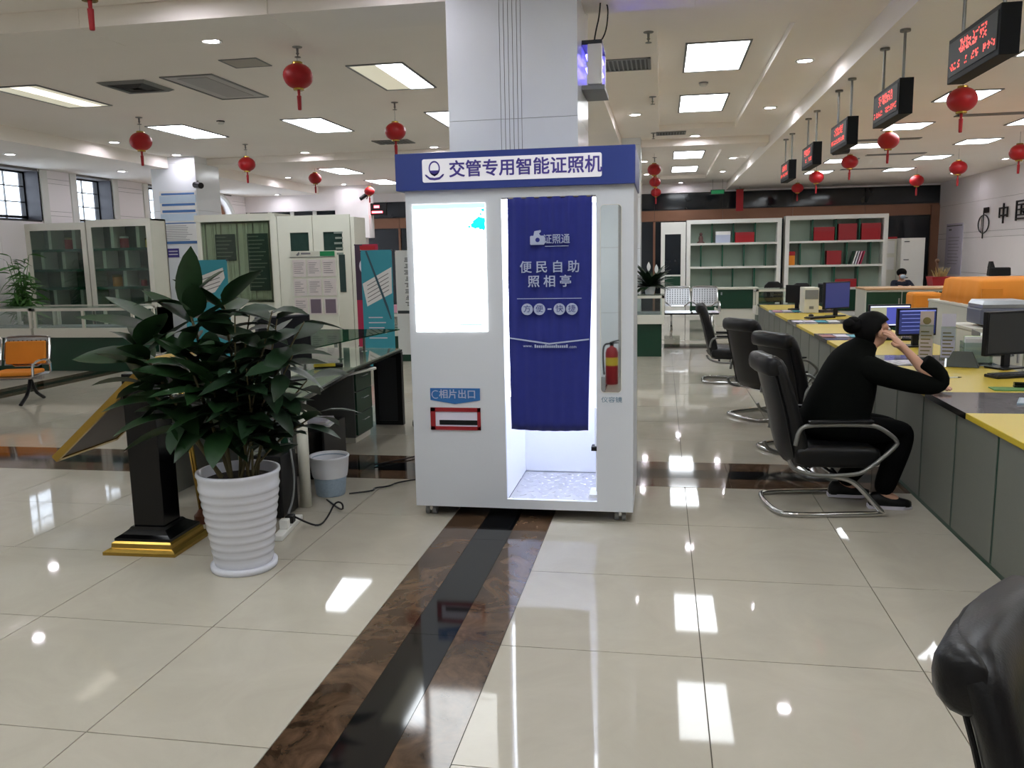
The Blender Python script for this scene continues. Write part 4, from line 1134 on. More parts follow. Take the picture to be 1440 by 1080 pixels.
# ================================================================ LEFT CABINETS AND COUNTERS
def carton(name, label, x, y, z, sx, sy, sz, m, m2, group=None):
    t = thing(name, label, 'box', (x, y, z), 0, group)
    b = MB(); b.box(-sx / 2, sx / 2, -sy / 2, sy / 2, 0, sz * .72); b.out('carton', m, t)
    b = MB(); b.box(-sx / 2 - .003, sx / 2 + .003, -sy / 2 - .003, sy / 2 + .003, sz * .7, sz); b.out('lid', m2, t)
    return t
def tin(label, x, y, z, r, h, m, m2, group):
    t = thing('gift_tin', label, 'tin', (x, y, z), 0, group)
    b = MB(); b.lathe([(r, 0), (r, h * .8)], n=12); b.out('body', m, t)
    b = MB(); b.lathe([(r * 1.05, h * .8), (r * 1.05, h * .95), (r * .5, h)], n=12); b.out('lid', m2, t)
def tall_cabinet(x0, x1, y, d, z1, label):
    t = thing('display_cabinet', label, 'cabinet', ((x0 + x1) / 2, y + d / 2, 0))
    e = .09
    b = MB(t); b.box(x0, x0 + .02, y + .02, y + d, .08, z1); b.box(x1 - .02, x1, y + .02, y + d, .08, z1); b.box(x0, x1, y + d - .02, y + d, .08, z1); b.box(x0, x1, y + .02, y + d, z1 - .03, z1); b.box(x0, x1, y + .02, y + d, .06, .86); b.out('carcass', CREAMW, t)
    b = MB(t); b.box(x0 + .02, x1 - .02, y + d - .03, y + d - .02, .86, z1 - .03); b.out('back_lining', mat('cabinet_dark_back', (84, 104, 96), .5), t)
    b = MB(t); b.box(x0 + .03, x1 - .03, y + .01, y + .03, .1, .84); b.out('green_base_door', GREEN, t)
    f = MB(t); f.box(x0, x0 + e, y, y + .025, .86, z1); f.box(x1 - e, x1, y, y + .025, .86, z1); f.box(x0 + e, x1 - e, y, y + .025, z1 - .12, z1); f.box(x0 + e, x1 - e, y, y + .025, .86, .92)
    dr = f.out('glazed_door', CREAMW, t)
    g = MB(t); g.box(x0 + e, x1 - e, y + .01, y + .016, .92, z1 - .12); g.out('pane', GLASSD, dr)
    for z in (1.22, 1.53, 1.87):
        g = MB(t); g.box(x0 + .03, x1 - .03, y + .05, y + d - .04, z - .045, z); g.out('shelf', SHELFG, t)
    for i, (z0, z1_) in enumerate(((.86, 1.175), (1.22, 1.485), (1.53, 1.825), (1.87, z1 - .05))):
        for u in ((.35, .8), (.5,), (.55, .2), (.35, .75))[i]:
            g = MB(t); xx = x0 + (x1 - x0) * u; g.box(xx - .03, xx + .03, y + .08, y + d - .04, z0, z1_); g.out('divider', CREAMW, t)
    return t
tall_cabinet(-10.80, -9.64, 13.0, .45, 2.31, 'cream display cabinet with glazed door behind the palm plant')
tall_cabinet(-9.62, -8.42, 13.0, .45, 2.345, 'cream display cabinet with glazed door beside the poster column')
tin('red gift tin on the top shelf behind the palm, left of two', -10.12, 13.2, 1.872, .07, .2, RED, GOLD, 'gift tins in the tall cabinets')
tin('red gift tin on the top shelf of the palm-side cabinet, right of two', -9.80, 13.2, 1.872, .07, .2, RED, PAPER, 'gift tins in the tall cabinets')
tin('red gift tin on the top shelf of the poster-side cabinet', -9.06, 13.2, 1.872, .07, .2, RED, PAPER, 'gift tins in the tall cabinets')
tin('yellow gift tin on the top shelf of the poster-side cabinet', -8.60, 13.2, 1.872, .06, .16, YELLOW, GOLD, 'gift tins in the tall cabinets')
tin('orange banded tin on the lower shelf of the poster-side cabinet', -9.25, 13.2, 1.222, .08, .2, ORANGE, GOLD, 'gift tins in the tall cabinets')
tin('small red tin on the lower shelf of the palm-side cabinet', -9.78, 13.2, 1.222, .05, .12, RED, RED, 'gift tins in the tall cabinets')
tin('small red tin at the right end of the lower shelf', -8.75, 13.2, 1.222, .05, .12, RED, GOLD, 'gift tins in the tall cabinets')
def low_counter(x0, x1, y0, d, label, rz=0.0, posts=.75, sc=1.0):
    w = x1 - x0
    t = thing('display_counter', label, 'counter', ((x0 + x1) / 2, y0 + d / 2, 0), rz)
    h = w / 2; q = d / 2
    b = MB(); b.box(-h + .04, h - .04, -q + .05, q - .03, 0, .515 * sc); b.out('green_base', GREEN, t)
    b = MB(); b.box(-h, h, -q, q, .515 * sc, .655 * sc); b.out('white_ledge', CREAMW, t, bevel=.006)
    za, zb = .655 * sc, .955 * sc
    n = max(1, round(w / posts))
    f = MB(); f.box(-h, h, -q + .02, -q + .06, zb - .04, zb); f.box(-h, h, q - .06, q - .02, zb - .04, zb); f.box(-h, -h + .04, -q + .02, q - .02, zb - .04, zb); f.box(h - .04, h, -q + .02, q - .02, zb - .04, zb)
    for i in range(n + 1):
        x = -h + .02 + (w - .04) * i / n
        f.box(x - .02, x + .02, -q + .02, -q + .06, za, zb - .04); f.box(x - .02, x + .02, q - .06, q - .02, za, zb - .04)
    f.out('glass_case_frame', CREAMW, t)
    g = MB(); g.box(-h + .04, h - .04, -q + .035, -q + .041, za, zb - .04); g.out('front_pane', GLASS, t)
    g = MB(); g.box(-h + .02, h - .02, -q + .04, q - .04, zb, zb + .008); g.out('top_pane', GLASS, t)
    g = MB(); g.box(-h + .06, h - .06, -q + .1, q - .08, za, za + .02); g.out('display_deck', mat('deck_grey', (150, 152, 156), .6), t)
    return t
low_counter(-11.95 + 1.2, -9.44, 11.28, .6, 'low glazed display counter at left frame edge, green base')
low_counter(-9.40, -7.72, 11.28, .6, 'low glazed display counter with green base behind the potted plant')
low_counter(-5.5, -3.5, 11.28 + 1.3, .6, 'low glazed display counter with pink goods left of the booth', 0, .75, .78)
rr_ = random.Random(9)
for k, (x, z, s, c) in enumerate(((-5.05, 0, .1, PINK), (-4.85, 0, .13, PINK), (-4.62, 0, .09, PAPERL), (-4.3, 0, .1, MAG), (-4.12, 0, .12, PINK))):
    carton('gift_box', '%s small pink or pale box from left on the counter behind desk' % ORD[k], x, 12.85, .755, .16, .14, s, c, PAPERL if k % 2 else PINK, 'gift boxes on the counter behind the desk')
# glazed lattice cabinet with curtain-like green glass
t = thing('lattice_cabinet', 'cream cabinet with greenish glass and dark lattice panels', 'cabinet', (-7.17, 13.8, 0))
b = MB(t); b.box(-7.88, -6.44, 13.55, 14.1, 0, .9); b.box(-7.88, -7.80, 13.5, 14.1, .9, 2.39); b.box(-6.53, -6.44, 13.5, 14.1, .9, 2.39); b.box(-7.8, -6.53, 14.05, 14.1, .9, 2.39); b.out('carcass', CREAMW, t)
b = MB(t); b.box(-7.9, -6.42, 13.48, 14.12, 2.28, 2.40); b.out('cornice', CREAMW, t)
b = MB(t); b.box(-7.80, -6.53, 13.52, 13.53, .9, 2.28); b.out('green_pane', glass('sage_glass', (234, 240, 232), .06), t)
b = MB(t)
for i in range(26): b.box(-7.8 + i * .049, -7.8 + i * .049 + .03 + .015 * (i % 3), 13.57 + .015 * (i % 2), 13.58 + .015 * (i % 2), .95, 2.25)
b.out('inner_curtain', mat('sage_curtain', (200, 204, 190), .9, var=.12, scale=10), t)
for x0, x1, zz in ((-7.57, -7.2, 1.62), (-6.98, -6.6, 1.1)):
    b = MB(t); b.box(x0, x1, 13.545, 13.555, zz, 2.07); lp = b.out('dark_panel', mat('lattice_dark', (44, 66, 64), .4), t)
    b = MB(t)
    z = 2.03; i = 0
    while z > zz + .03:
        b.box(x0 + .02, x0 + (x1 - x0) * (.55 + .4 * ((i * 37) % 10) / 10), 13.538, 13.545, z - .018, z); z -= .065; i += 1
    b.out('lattice_bars', mat('lattice_grey', (130, 140, 132), .5), lp)
t = thing('cabinet_partition', 'cream double-door partition with two dark square windows', 'partition', (-5.32, 12.75, 0))
b = MB(t); b.box(-6.02, -5.93, 12.5, 13.0, 0, 2.29); b.out('side_post', CREAMW, t)
for x0, x1, wx0, wx1 in ((-5.92, -5.345, -5.72, -5.41), (-5.335, -4.73, -5.17, -4.86)):
    b = MB(t)
    b.box(x0, wx0, 12.5, 12.54, .03, 2.29); b.box(wx1, x1, 12.5, 12.54, .03, 2.29); b.box(wx0, wx1, 12.5, 12.54, 2.03, 2.29); b.box(wx0, wx1, 12.5, 12.54, .03, 1.74)
    d = b.out('door', CREAMW, t)
    b = MB(t); b.box(wx0, wx1, 12.515, 12.525, 1.74, 2.03); b.out('dark_pane', mat('partition_glass', (40, 62, 56), .25, var=.3, scale=12), d)
b = MB(t); b.box(-4.93, -4.83, 12.494, 12.5, 1.1, 1.68); b.out('dark_slot_panel', mat('slot_dark', (40, 58, 58), .3), t)
b = MB(t)
for i in range(5): b.box(-4.99 + .02 * (i % 2), -4.85, 12.49, 12.496, 2.0 - i * .08, 2.03 - i * .08)
b.out('lattice_bars', mat('lattice_grey', (130, 140, 132), .5), t)
b = MB(t); b.box(-4.72, -4.66, 12.5, 13.0, 0, 2.25); b.out('side_post', CREAMW, t)
# palm-like plant
t = thing('potted_palm', 'feathery green potted palm in front of the left display cabinets', 'plant', (-10.3, 12.2, 0))
b = MB(); b.lathe([(.14, 0), (.2, .4), (.21, .42), (.18, .42), (.17, .36), (.01, .35)], n=20); b.out('pot', POT, t)
b = MB(); b.lathe([(.175, .37), (.01, .38)], n=12); b.out('soil', SOIL, t)
FROND = leaf_mesh('leaf', 1.0, .13, LEAF3, .5, .1, 4)
rp = random.Random(5)
for k in range(16):
    a = rp.uniform(0, 6.28); e = rp.uniform(.1, .6); h = rp.uniform(.7, 1.45)
    tip = (cos(a) * e * .42, sin(a) * e * .3, .38 + h)
    b = MB(); b.tube([(0, 0, .37), (tip[0] * .3, tip[1] * .3, .38 + h * .6), tip], .008, 5, 1, r2=.004); b.out('stem', LEAF3, t)
    for i in range(18):
        u = .35 + .65 * i / 17
        p = Vector((tip[0] * u, tip[1] * u, .38 + h * u)) + t.location
        an = rp.uniform(0, 6.28); el = rp.uniform(-.5, .7)
        leaf(FROND, p, (cos(an), sin(an), el), rp.uniform(.2, .34), rp.uniform(-1, 1), t)
# steel bench with orange cushions
def steel_bench(label, loc, rz, n, cushion=None, group=None):
    t = thing('waiting_bench', label, 'bench', loc, rz, group)
    w = .56
    b = MB(); b.box(-w * n / 2, w * n / 2, -.03, .03, .33, .38); b.out('beam', BLACK if not cushion else CHROME, t)
    for s in (-1, 1):
        x = s * (w * n / 2 - .15)
        b = MB(); b.tube([(x, -.28, .015), (x, -.08, .14), (x, 0, .34)], .022, 8, 1); b.tube([(x, .28, .015), (x, .08, .14), (x, 0, .34)], .022, 8, 1); b.out('leg', BLACK if cushion else CHROME, t)
    for i in range(n):
        x0 = -w * n / 2 + w * i + .02; x1 = x0 + w - .04
        b = MB()
        b.loft([[(x, y, z) for x in (x0, x1)] + [(x, y + dy, z + dz) for x in (x1, x0)] for y, z, dy, dz in ((-.26, .385, 0, -.012), (-.22, .40, 0, -.012), (.18, .385, 0, -.012), (.22, .40, .012, 0))])
        s_ = b.out('seat', STEEL, t)
        b = MB(); b.loft([[(x, y, z) for x in (x0, x1)] + [(x, y + .012, z) for x in (x1, x0)] for y, z in ((.215, .50), (.25, .62), (.30, .86), (.315, .90))]); bk = b.out('backrest', STEEL, t)
        b = MB(); b.tube([(x0, .21, .49), (x0, .30, .86), (x0 + .03, .315, .905), (x1 - .03, .315, .905), (x1, .30, .86), (x1, .21, .49)], .014, 8, 1, True); b.out('rim', CHROME, bk)
        b = MB()
        for r in range(7):
            for c in range(9):
                z = .55 + r * .045; y = .232 + (z - .55) * .21; xx = x0 + .05 + (x1 - x0 - .1) * c / 8
                b.box(xx - .008, xx + .008, y - .004, y - .001, z, z + .028)
        stuff(b.out('perforations', DGREY, bk))
        if cushion:
            b = MB(); b.box(x0 + .03, x1 - .03, -.22, .17, .402, .46); b.out('cushion', cushion, t, bevel=.02)
            b = MB(); b.loft([[(x, y, z) for x in (x0 + .03, x1 - .03)] + [(x, y - .05, z) for x in (x1 - .03, x0 + .03)] for y, z in ((.225, .52), (.28, .84))]); b.out('back_cushion', cushion, t, bevel=.015)
    for s in (-1, 1):
        x = s * (w * n / 2)
        b = MB(); b.tube([(x, .2, .4), (x, .2, .60), (x, -.22, .60), (x, -.24, .40)], .016, 8, 2); b.out('armrest', CHROME, t)
    return t
steel_bench('chrome waiting bench with orange cushions at left frame edge', (-8.0, 8.5, 0), radians(14), 3, ORANGE).scale = (1, 1, .84)
# ================================================================ SERVICE COUNTER
ctr = thing('service_counter', 'long service counter with grey panels, green strips and yellow worktops', 'counter', (2.05, 7.5, 0))
CX0, CX1, CY1 = 1.62, 2.52, 14.86
b = MB(ctr); b.box(CX0 + .05, CX1 - .02, .2, CY1 - .02, .0, .685); b.out('carcass', DGREY, ctr)
y = .77
while y < CY1 - .1:
    y2 = min(y + .6, CY1)
    b = MB(ctr); b.box(CX0 + .012, CX0 + .05, y + .014, y2 - .014, .03, .686); b.out('front_panel', PANELG, ctr)
    b = MB(ctr); b.box(CX0 + .016, CX0 + .05, y - .014, y + .014, .03, .686); b.out('green_strip', GTRIM, ctr)
    y = y2
b = MB(ctr); b.box(CX0 + .016, CX0 + .05, .2, CY1, 0, .028); b.out('kick_strip', GTRIM, ctr)
b = MB(ctr); b.box(CX0 + .05, CX1, CY1 - .02, CY1, .0, .686); b.out('end_panel', PANELG, ctr)
STONE_TOP = veined('counter_stone', (84, 80, 84), (150, 146, 148), .1, 7, .3)
k = 0
ys = [.2]
s0 = 4.80 - 1.95 * 2
segs = []
prev = .2
while s0 < CY1:
    if s0 > prev: segs.append((prev, s0, 'y'))
    segs.append((s0, min(s0 + .71, CY1), 's')); prev = s0 + .71; s0 += 1.95
if prev < CY1: segs.append((prev, CY1, 'y'))
for a, c, kind in segs:
    b = MB(ctr); b.box(CX0, CX1, a + .001, c - .001, .688, .72)
    if kind == 'y': b.out('yellow_worktop', YELLOW, ctr, bevel=.003)
    else:
        o = b.out('stone_inlay', STONE_TOP, ctr)
        b = MB(ctr); b.box(CX0 - .003, CX0, a, c, .686, .722); b.out('black_edge', BLACKG, o)
CT = .721
def monitor(label, x, y, rz, w=.46, h=.29, scr=None, z=CT, detail=None):
    t = thing('monitor', label, 'monitor', (x, y, z), rz)
    b = MB(); b.box(-w / 2, w / 2, .0, .04, .10, .10 + h); b.out('casing', BLACK, t, bevel=.006)
    b = MB(); b.box(-w / 2 + .015, w / 2 - .015, -.003, .001, .118, .10 + h - .015); s_ = b.out('screen', scr or mat('screen_off', (26, 30, 29), .2), t)
    b = MB(); b.box(-.03, .03, .01, .04, .012, .14); b.box(-.11, .11, -.06, .11, 0, .013); b.out('stand', BLACK, t, bevel=.003)
    if detail: detail(s_, w, h)
    return t
SBLUE = emit('screen_blue', (66, 72, 150), .75)
SNAVY = emit('screen_navy', (38, 46, 96), .55)
SPALE = emit('screen_pale', (150, 150, 128), .6)
SWHITE = emit('screen_line', (225, 228, 240), .8)
def det_blue(s_, w, h):
    b = MB(); b.box(-w / 2 + .016, -w * .08, -.0045, -.003, .13, .10 + h - .03); b.out('pale_window', SPALE, s_)
    b = MB(); b.box(-w / 2 + .016, w / 2 - .016, -.0048, -.0045, .10 + h - .028, .10 + h - .016); b.box(-w / 2 + .016, w / 2 - .016, -.0048, -.0045, .12, .13); b.out('light_bar', SWHITE, s_)
def det_navy(s_, w, h):
    b = MB()
    for i in range(6): b.box(-w * .4, w * (.1 + .25 * ((i * 5) % 3) / 2), -.0045, -.003, .15 + i * .035, .155 + i * .035)
    b.box(-w / 2 + .016, w / 2 - .016, -.0045, -.003, .10 + h - .03, .10 + h - .022)
    b.out('screen_text', emit('screen_text_blue', (110, 120, 190), .7), s_)
monitor('dark monitor at right frame edge on the counter', 2.50, 6.62, radians(28), .44, .32)
monitor('monitor with bright blue and pale screen behind the seated woman', 2.27, 9.0, radians(8), .42, .23, SBLUE, detail=det_blue)
monitor('monitor with navy screen full of text lines, beside leaflet stands', 2.28, 8.1, radians(12), .36, .25, SNAVY, detail=det_navy)
monitor('black monitor with slim bluish screen on the far counter', 2.33, 11.9, radians(40), .50, .36, SNAVY)
monitor('small dark monitor behind the far beige computer tower', 2.35, 13.0, radians(-75), .4, .3)
monitor('grey-backed monitor far along the counter, nearest its end', 2.05, 13.4, radians(150), .36, .27)
t = thing('computer_tower', 'beige computer tower on the far counter between two monitors', 'computer', (2.1, 12.7, CT))
b = MB(); b.box(-.1, .1, -.2, .2, .004, .36); b.out('case', CREAMW, t, bevel=.008)
b = MB(); b.box(-.09, .09, -.206, -.2, .2, .33); b.out('front_bezel', GREY, t)
b = MB(); b.box(-.03, .03, -.206, -.2, .06, .1); b.out('power_button', GREY, t)
def keyboard(label, x, y, rz):
    t = thing('keyboard', label, 'keyboard', (x, y, CT), rz)
    b = MB(); b.box(-.2, .2, -.065, .065, 0, .02); b.out('case', BLACK, t, bevel=.004)
    b = MB()
    for r in range(4):
        for c in range(12): b.box(-.185 + c * .031, -.185 + c * .031 + .026, -.05 + r * .027, -.05 + r * .027 + .022, .02, .026)
    stuff(b.out('keycaps', DGREY, t))
keyboard('black keyboard in front of the dark monitor at right edge', 2.40, 6.2, radians(20))
keyboard('black keyboard before the bright blue monitor', 2.2, 8.72, radians(-6))
keyboard('black keyboard before the far black monitor', 2.05, 11.55, radians(30))
t = thing('name_plate', 'dark green triangular desk name plate on yellow worktop', 'name plate', (2.22, 6.72, CT), radians(-22))
b = MB(); b.loft([[(-.115, -.055, 0), (.115, -.055, 0), (.115, .055, 0), (-.115, .055, 0)], [(-.065, -.004, .115), (.065, -.004, .115), (.065, .004, .115), (-.065, .004, .115)]]); b.out('prism_body', mat('nameplate_green', (40, 48, 28), .4), t, bevel=.003)
b = MB()
for i, w in enumerate((.07, .12, .1)): b.loft([[(x, -.0505 + .0455 * q - .001, .004 + .105 * q) for x, q in ((-w / 2, .25 + i * .2), (w / 2, .25 + i * .2), (w / 2, .33 + i * .2), (-w / 2, .33 + i * .2))], [(x, -.0505 + .0455 * q + .001, .004 + .105 * q) for x, q in ((-w / 2, .25 + i * .2), (w / 2, .25 + i * .2), (w / 2, .33 + i * .2), (-w / 2, .33 + i * .2))]])
b.out('faded_lettering', mat('nameplate_gold', (120, 112, 70), .4), t)
b = MB(); b.prism([(-.06, 0), (-.057, 0), (-.03, .06), (-.033, .06)], 'x', -.112, -.10); b.out('clear_end', STEEL, t)
def leaflet_stand(label, x, y, h, body, rz, seal):
    t = thing('leaflet_stand', label, 'leaflets', (x, y, CT), rz)
    b = MB(); b.box(-.055, .055, -.03, .04, 0, .012); b.out('base', GLASS, t)
    b = MB(); b.box(-.055, .055, .012, .02, .0, h * .72); b.out('holder', GLASS, t)
    b = MB(); b.loft([[(-.05, 0, .013), (.05, 0, .013), (.05, .008, .013), (-.05, .008, .013)], [(-.05, .03, h), (.05, .03, h), (.05, .036, h), (-.05, .036, h)]]); p = b.out('leaflet', body, t)
    b = MB()
    for i in range(7): zz = .03 + i * h * .08; b.box(-.04, .02 + .02 * (i % 3) / 2, -.003 + zz / h * .03, zz / h * .03 - .001, zz, zz + .01)
    if seal: b.ball((0, .028 * .82, h * .80), .03, .006, .03, 12, 6)
    b.out('print', mat('print_olive', (130, 118, 70), .7), p)
leaflet_stand('tall pale leaflet stand with round olive emblem', 2.10, 7.2, .38, mat('leaflet_pink', (200, 186, 176), .6), radians(-16), True)
leaflet_stand('second tall lilac leaflet stand, right of the emblem one', 2.26, 7.18, .36, PAPERL, radians(-12), False)
t = thing('acrylic_box', 'clear box holding white and green leaflets behind the name plate', 'box', (2.40, 6.98, CT), radians(-10))
b = MB(); b.box(-.1, .1, -.1, -.092, 0, .16); b.box(-.1, .1, .092, .1, 0, .16); b.box(-.1, -.092, -.092, .092, 0, .16); b.box(.092, .1, -.092, .092, 0, .16); b.box(-.1, .1, -.1, .1, 0, .006); b.out('clear_box', GLASS, t)
b = MB(); b.box(-.085, .085, -.08, -.05, .007, .19); b.box(-.085, .085, -.04, .0, .007, .2); b.out('white_leaflets', PAPER, t)
b = MB(); b.box(-.08, .08, .01, .06, .007, .2); b.out('green_leaflets', mat('leaflet_green', (150, 176, 110), .6), t)
t = thing('pen', 'white pen with dark tip lying by the woman\'s elbow', 'pen', (1.95, 6.1, CT + .005), radians(18))
b = MB(); b.tube([(-.08, 0, 0), (.05, 0, 0)], .005, 8); b.out('barrel', PAPER, t)
b = MB(); b.tube([(.05, 0, 0), (.08, 0, 0)], .0052, 8, r2=.002); b.out('tip', BLACK, t)
t = thing('paper_sheets', 'loose sheets of paper beside the seated woman', 'papers', (1.88, 6.95, CT), radians(12))
for i in range(4): b = MB(); b.box(-.12 + .02 * i, .10 + .02 * i, -.15, .14 - .03 * i, .003 * i + .001, .003 * i + .003); b.out('sheet', PAPERL if i % 2 else PAPER, t)
t = thing('cutting_mat', 'green desk pad on yellow worktop at right edge', 'desk pad', (2.28, 5.62, CT), radians(-4))
b = MB(); b.box(-.24, .3, -.07, .06, 0, .006); b.out('pad', mat('pad_green', (86, 136, 64), .6), t)
b = MB(); b.box(-.22, .28, -.05, -.045, .006, .0065); b.box(-.22, .28, .035, .04, .006, .0065); b.out('ruled_lines', mat('pad_dark', (50, 90, 44), .6), t)
t = thing('stapler', 'flat black stapler lying on the green desk pad', 'stapler', (2.30, 5.68, CT + .0065), radians(-6))
b = MB(); b.box(-.11, .11, -.018, .018, 0, .008); b.out('base', BLACK, t)
b = MB(); b.loft([[(-.11, -.015, .01), (-.11, .015, .01), (-.11, .015, .03), (-.11, -.015, .03)], [(.10, -.017, .012), (.10, .017, .012), (.10, .017, .026), (.10, -.017, .026)]]); b.out('top_arm', BLACKG, t)
t = thing('folder', 'pale blue folder on the stone inlay at right edge', 'folder', (2.16, 5.12, CT), radians(-24))
b = MB(); b.box(-.15, .15, -.11, .11, 0, .008); b.out('cover', mat('folder_blue', (140, 160, 176), .4), t)
b = MB(); b.box(-.14, .145, -.1, .1, .0085, .010); b.out('label_sheet', mat('folder_sheet', (170, 184, 196), .4), t)
t = thing('highlighter', 'lime green highlighter pen at right edge of worktop', 'pen', (2.24, 5.4, CT), radians(10))
b = MB(); b.tube([(-.06, 0, .009), (.04, 0, .009)], .009, 8); b.out('barrel', mat('lime', (170, 200, 40), .4), t)
b = MB(); b.tube([(.04, 0, .009), (.075, 0, .009)], .010, 8, r2=.008); b.out('cap', GREEN, t)
t = thing('webcam', 'small round white webcam below the navy screen', 'webcam', (2.17, 8.25, CT))
b = MB(); b.lathe([(.035, 0), (.035, .008), (.008, .012), (.008, .05)], n=14); b.out('foot', BLACK, t)
b = MB(); b.ball((0, 0, .075), .028); b.out('ball_body', WHITE, t, True)
for k, (yy, m_) in enumerate(((9.1, mat('leaflet_red', (150, 90, 86), .5)), (11.0, PAPERL), (12.95, PINK))):
    t = thing('brochures', '%s row of flat brochures on a stone inlay beyond the woman' % ORD[k], 'brochures', (1.90, yy, CT + .002))
    for i in range(4): b = MB(); b.box(-.27 + i * .14, -.27 + i * .14 + .125, -.12, .12, 0, .004 + .002 * (i % 2)); b.out('brochure', (m_, PAPERL, TEAL, PAPER)[i], t)
t = thing('computer_mouse', 'black computer mouse on the yellow worktop far along counter', 'mouse', (2.0, 11.9, CT))
b = MB(); b.ball((0, 0, .012), .035, .055, .022, 12, 8); b.out('shell', BLACK, t, True)
b = MB(); b.ball((0, .02, .03), .005, .012, .006, 8, 6); b.out('wheel', DGREY, t)

# printer on a low stand behind the counter
def cabinet(label, x0, x1, y0, y1, z1, top, front, ndoor, name='back_counter'):
    t = thing(name, label, 'counter', ((x0 + x1) / 2, (y0 + y1) / 2, 0))
    b = MB(t); b.box(x0 + .01, x1 - .01, y0 + .02, y1 - .01, .04, z1 - .035); b.out('carcass', CREAMW, t)
    b = MB(t); b.box(x0, x1, y0, y1, z1 - .03, z1); b.out('countertop', top, t, bevel=.004)
    w = (x1 - x0 - .04) / ndoor
    for i in range(ndoor):
        b = MB(t); b.box(x0 + .02 + w * i + .008, x0 + .02 + w * (i + 1) - .008, y0, y0 + .02, .08, z1 - .06); d = b.out('door', front, t)
        b = MB(t); b.box(x0 + .02 + w * (i + 1) - .05, x0 + .02 + w * (i + 1) - .035, y0 - .015, y0, z1 - .3, z1 - .16); b.out('handle', STEEL, d)
    return t
cabinet('low cream side cabinet under the printer behind counter', 2.70, 3.5, 7.9, 8.6, .90, CREAMW, CREAMW, 2, 'side_cabinet')
t = thing('printer', 'grey and navy laser printer on the cabinet behind the counter', 'printer', (2.98, 8.2, .90))
b = MB(); b.box(-.2, .2, -.19, .19, .02, .17); b.out('body', mat('printer_grey', (92, 96, 112), .35), t, bevel=.02)
b = MB(); b.loft([[(x, y, z) for x, y in ((-.19, -.18), (.19, -.18), (.19, .18), (-.19, .18))] for z in (.17, .2)] + [[(x * .9, y * .9, .235) for x, y in ((-.19, -.18), (.19, -.18), (.19, .18), (-.19, .18))]]); b.out('scanner_lid', STEEL, t)
b = MB(); b.box(-.16, .16, -.196, -.188, .05, .10); b.out('paper_slot', mat('printer_navy', (40, 44, 70), .3), t)
b = MB(); b.box(-.17, .17, -.30, -.19, .02, .035); b.out('paper_tray', PAPER, t)
t = thing('paper_tray', 'stacked letter trays with white and teal papers right of leaflets', 'tray', (2.72, 7.55, CT), radians(-8))
for i in range(3):
    b = MB(); z = .07 * i; b.box(-.13, .13, -.16, .16, z, z + .006); b.box(-.13, -.125, -.16, .16, z, z + .05); b.box(.125, .13, -.16, .16, z, z + .05); b.out('tray', GREY, t)
    b = MB(); b.box(-.115, .115, -.15, .15, z + .007, z + .02); b.out('papers', PAPER if i % 2 == 0 else TEAL, t)
b = MB(); b.box(-.14, .14, -.17, .17, -.72, -.005); b.out('shelf_pedestal', CREAMW, t)
cabinet('wooden-topped back counter with dark green doors beyond monitors', 3.15, 5.3, 14.0, 14.7, 1.0, WOOD, GREEN, 4)
cabinet('green-fronted cabinet carrying the orange draped box', 3.55, 5.4, 10.45, 12.2, .93, CREAMW, GREEN, 3)
t = thing('draped_box', 'big box under a bright orange cloth at right edge', 'draped box', (4.45, 11.2, .931))
b = MB()
R_ = []
for z, e in ((0, .03), (.12, .012), (.27, 0), (.30, -.05)):
    P = []
    for i in range(48):
        a = 2 * pi * i / 48
        c, s = cos(a), sin(a)
        m_ = max(abs(c), abs(s)); wob = .012 * sin(i * 2.2) * (1 - z / .3)
        P.append((c / m_ * (.80 + e + wob), s / m_ * (.66 + e + wob), z))
    R_.append(P)
b.loft(R_); b.out('cloth', ORANGE, t, True)
b = MB(); b.box(-.82, -.6, -.72, -.68, .0, .2); b.out('hanging_corner', ORANGE, t)
t = thing('draped_box', 'small orange cloth covered box left of the big orange one', 'draped box', (3.72, 12.95, .70))
b = MB(); b.box(-.2, .2, -.2, .2, 0, .28); b.out('cloth', ORANGE, t, bevel=.04)
b = MB(); b.box(-.22, .22, -.22, .22, -.70, -.003); b.out('pedestal', CREAMW, t)
t = thing('flower_pot', 'pale straw-coloured plant in a red square pot before the right wall', 'plant', (4.72, 15.6, .92))
b = MB(); b.loft([[(sx * w, sy * w, z) for sx, sy in ((-1, -1), (1, -1), (1, 1), (-1, 1))] for w, z in ((.14, 0), (.18, .2))]); b.out('pot', REDP, t)
b = MB()
for i in range(40):
    a = i * 2.4; r = .02 + .0035 * i; b.tube([(r * cos(a) * .5, r * sin(a) * .5, .18), (r * cos(a), r * sin(a), .30 + .06 * sin(i))], .012, 5, r2=.004)
b.out('straw_leaves', mat('straw', (170, 150, 96), .8), t)
b = MB(); b.tube([(-.05, 0, .2), (-.06, 0, .45)], .02, 6); b.ball((-.06, 0, .47), .035); b.out('brown_flower', mat('flower_brown', (96, 70, 52), .8), t)
b = MB(); b.box(-.3, .3, -.3, .3, -.92, -.003); b.out('stand', CREAMW, t)
t = thing('black_bag', 'small black bag standing against the right wall', 'bag', (5.5, 15.2, 1.13))
b = MB(); b.loft([[(sx * w - .0, sy * .07, z) for sx, sy in ((-1, -1), (1, -1), (1, 1), (-1, 1))] for w, z in ((.17, 0), (.16, .14))]); b.out('body', BLACK, t, bevel=.02)
b = MB(); b.loft([[(-.16, -.06, .13), (-.08, -.06, .13), (-.08, .06, .13), (-.16, .06, .13)], [(-.15, -.04, .24), (-.11, -.04, .24), (-.11, .04, .24), (-.15, .04, .24)]]); b.out('raised_flap', BLACK, t)
b = MB(); b.box(-.25, .25, -.2, .2, -1.13, -.003); b.out('pedestal', CREAMW, t)

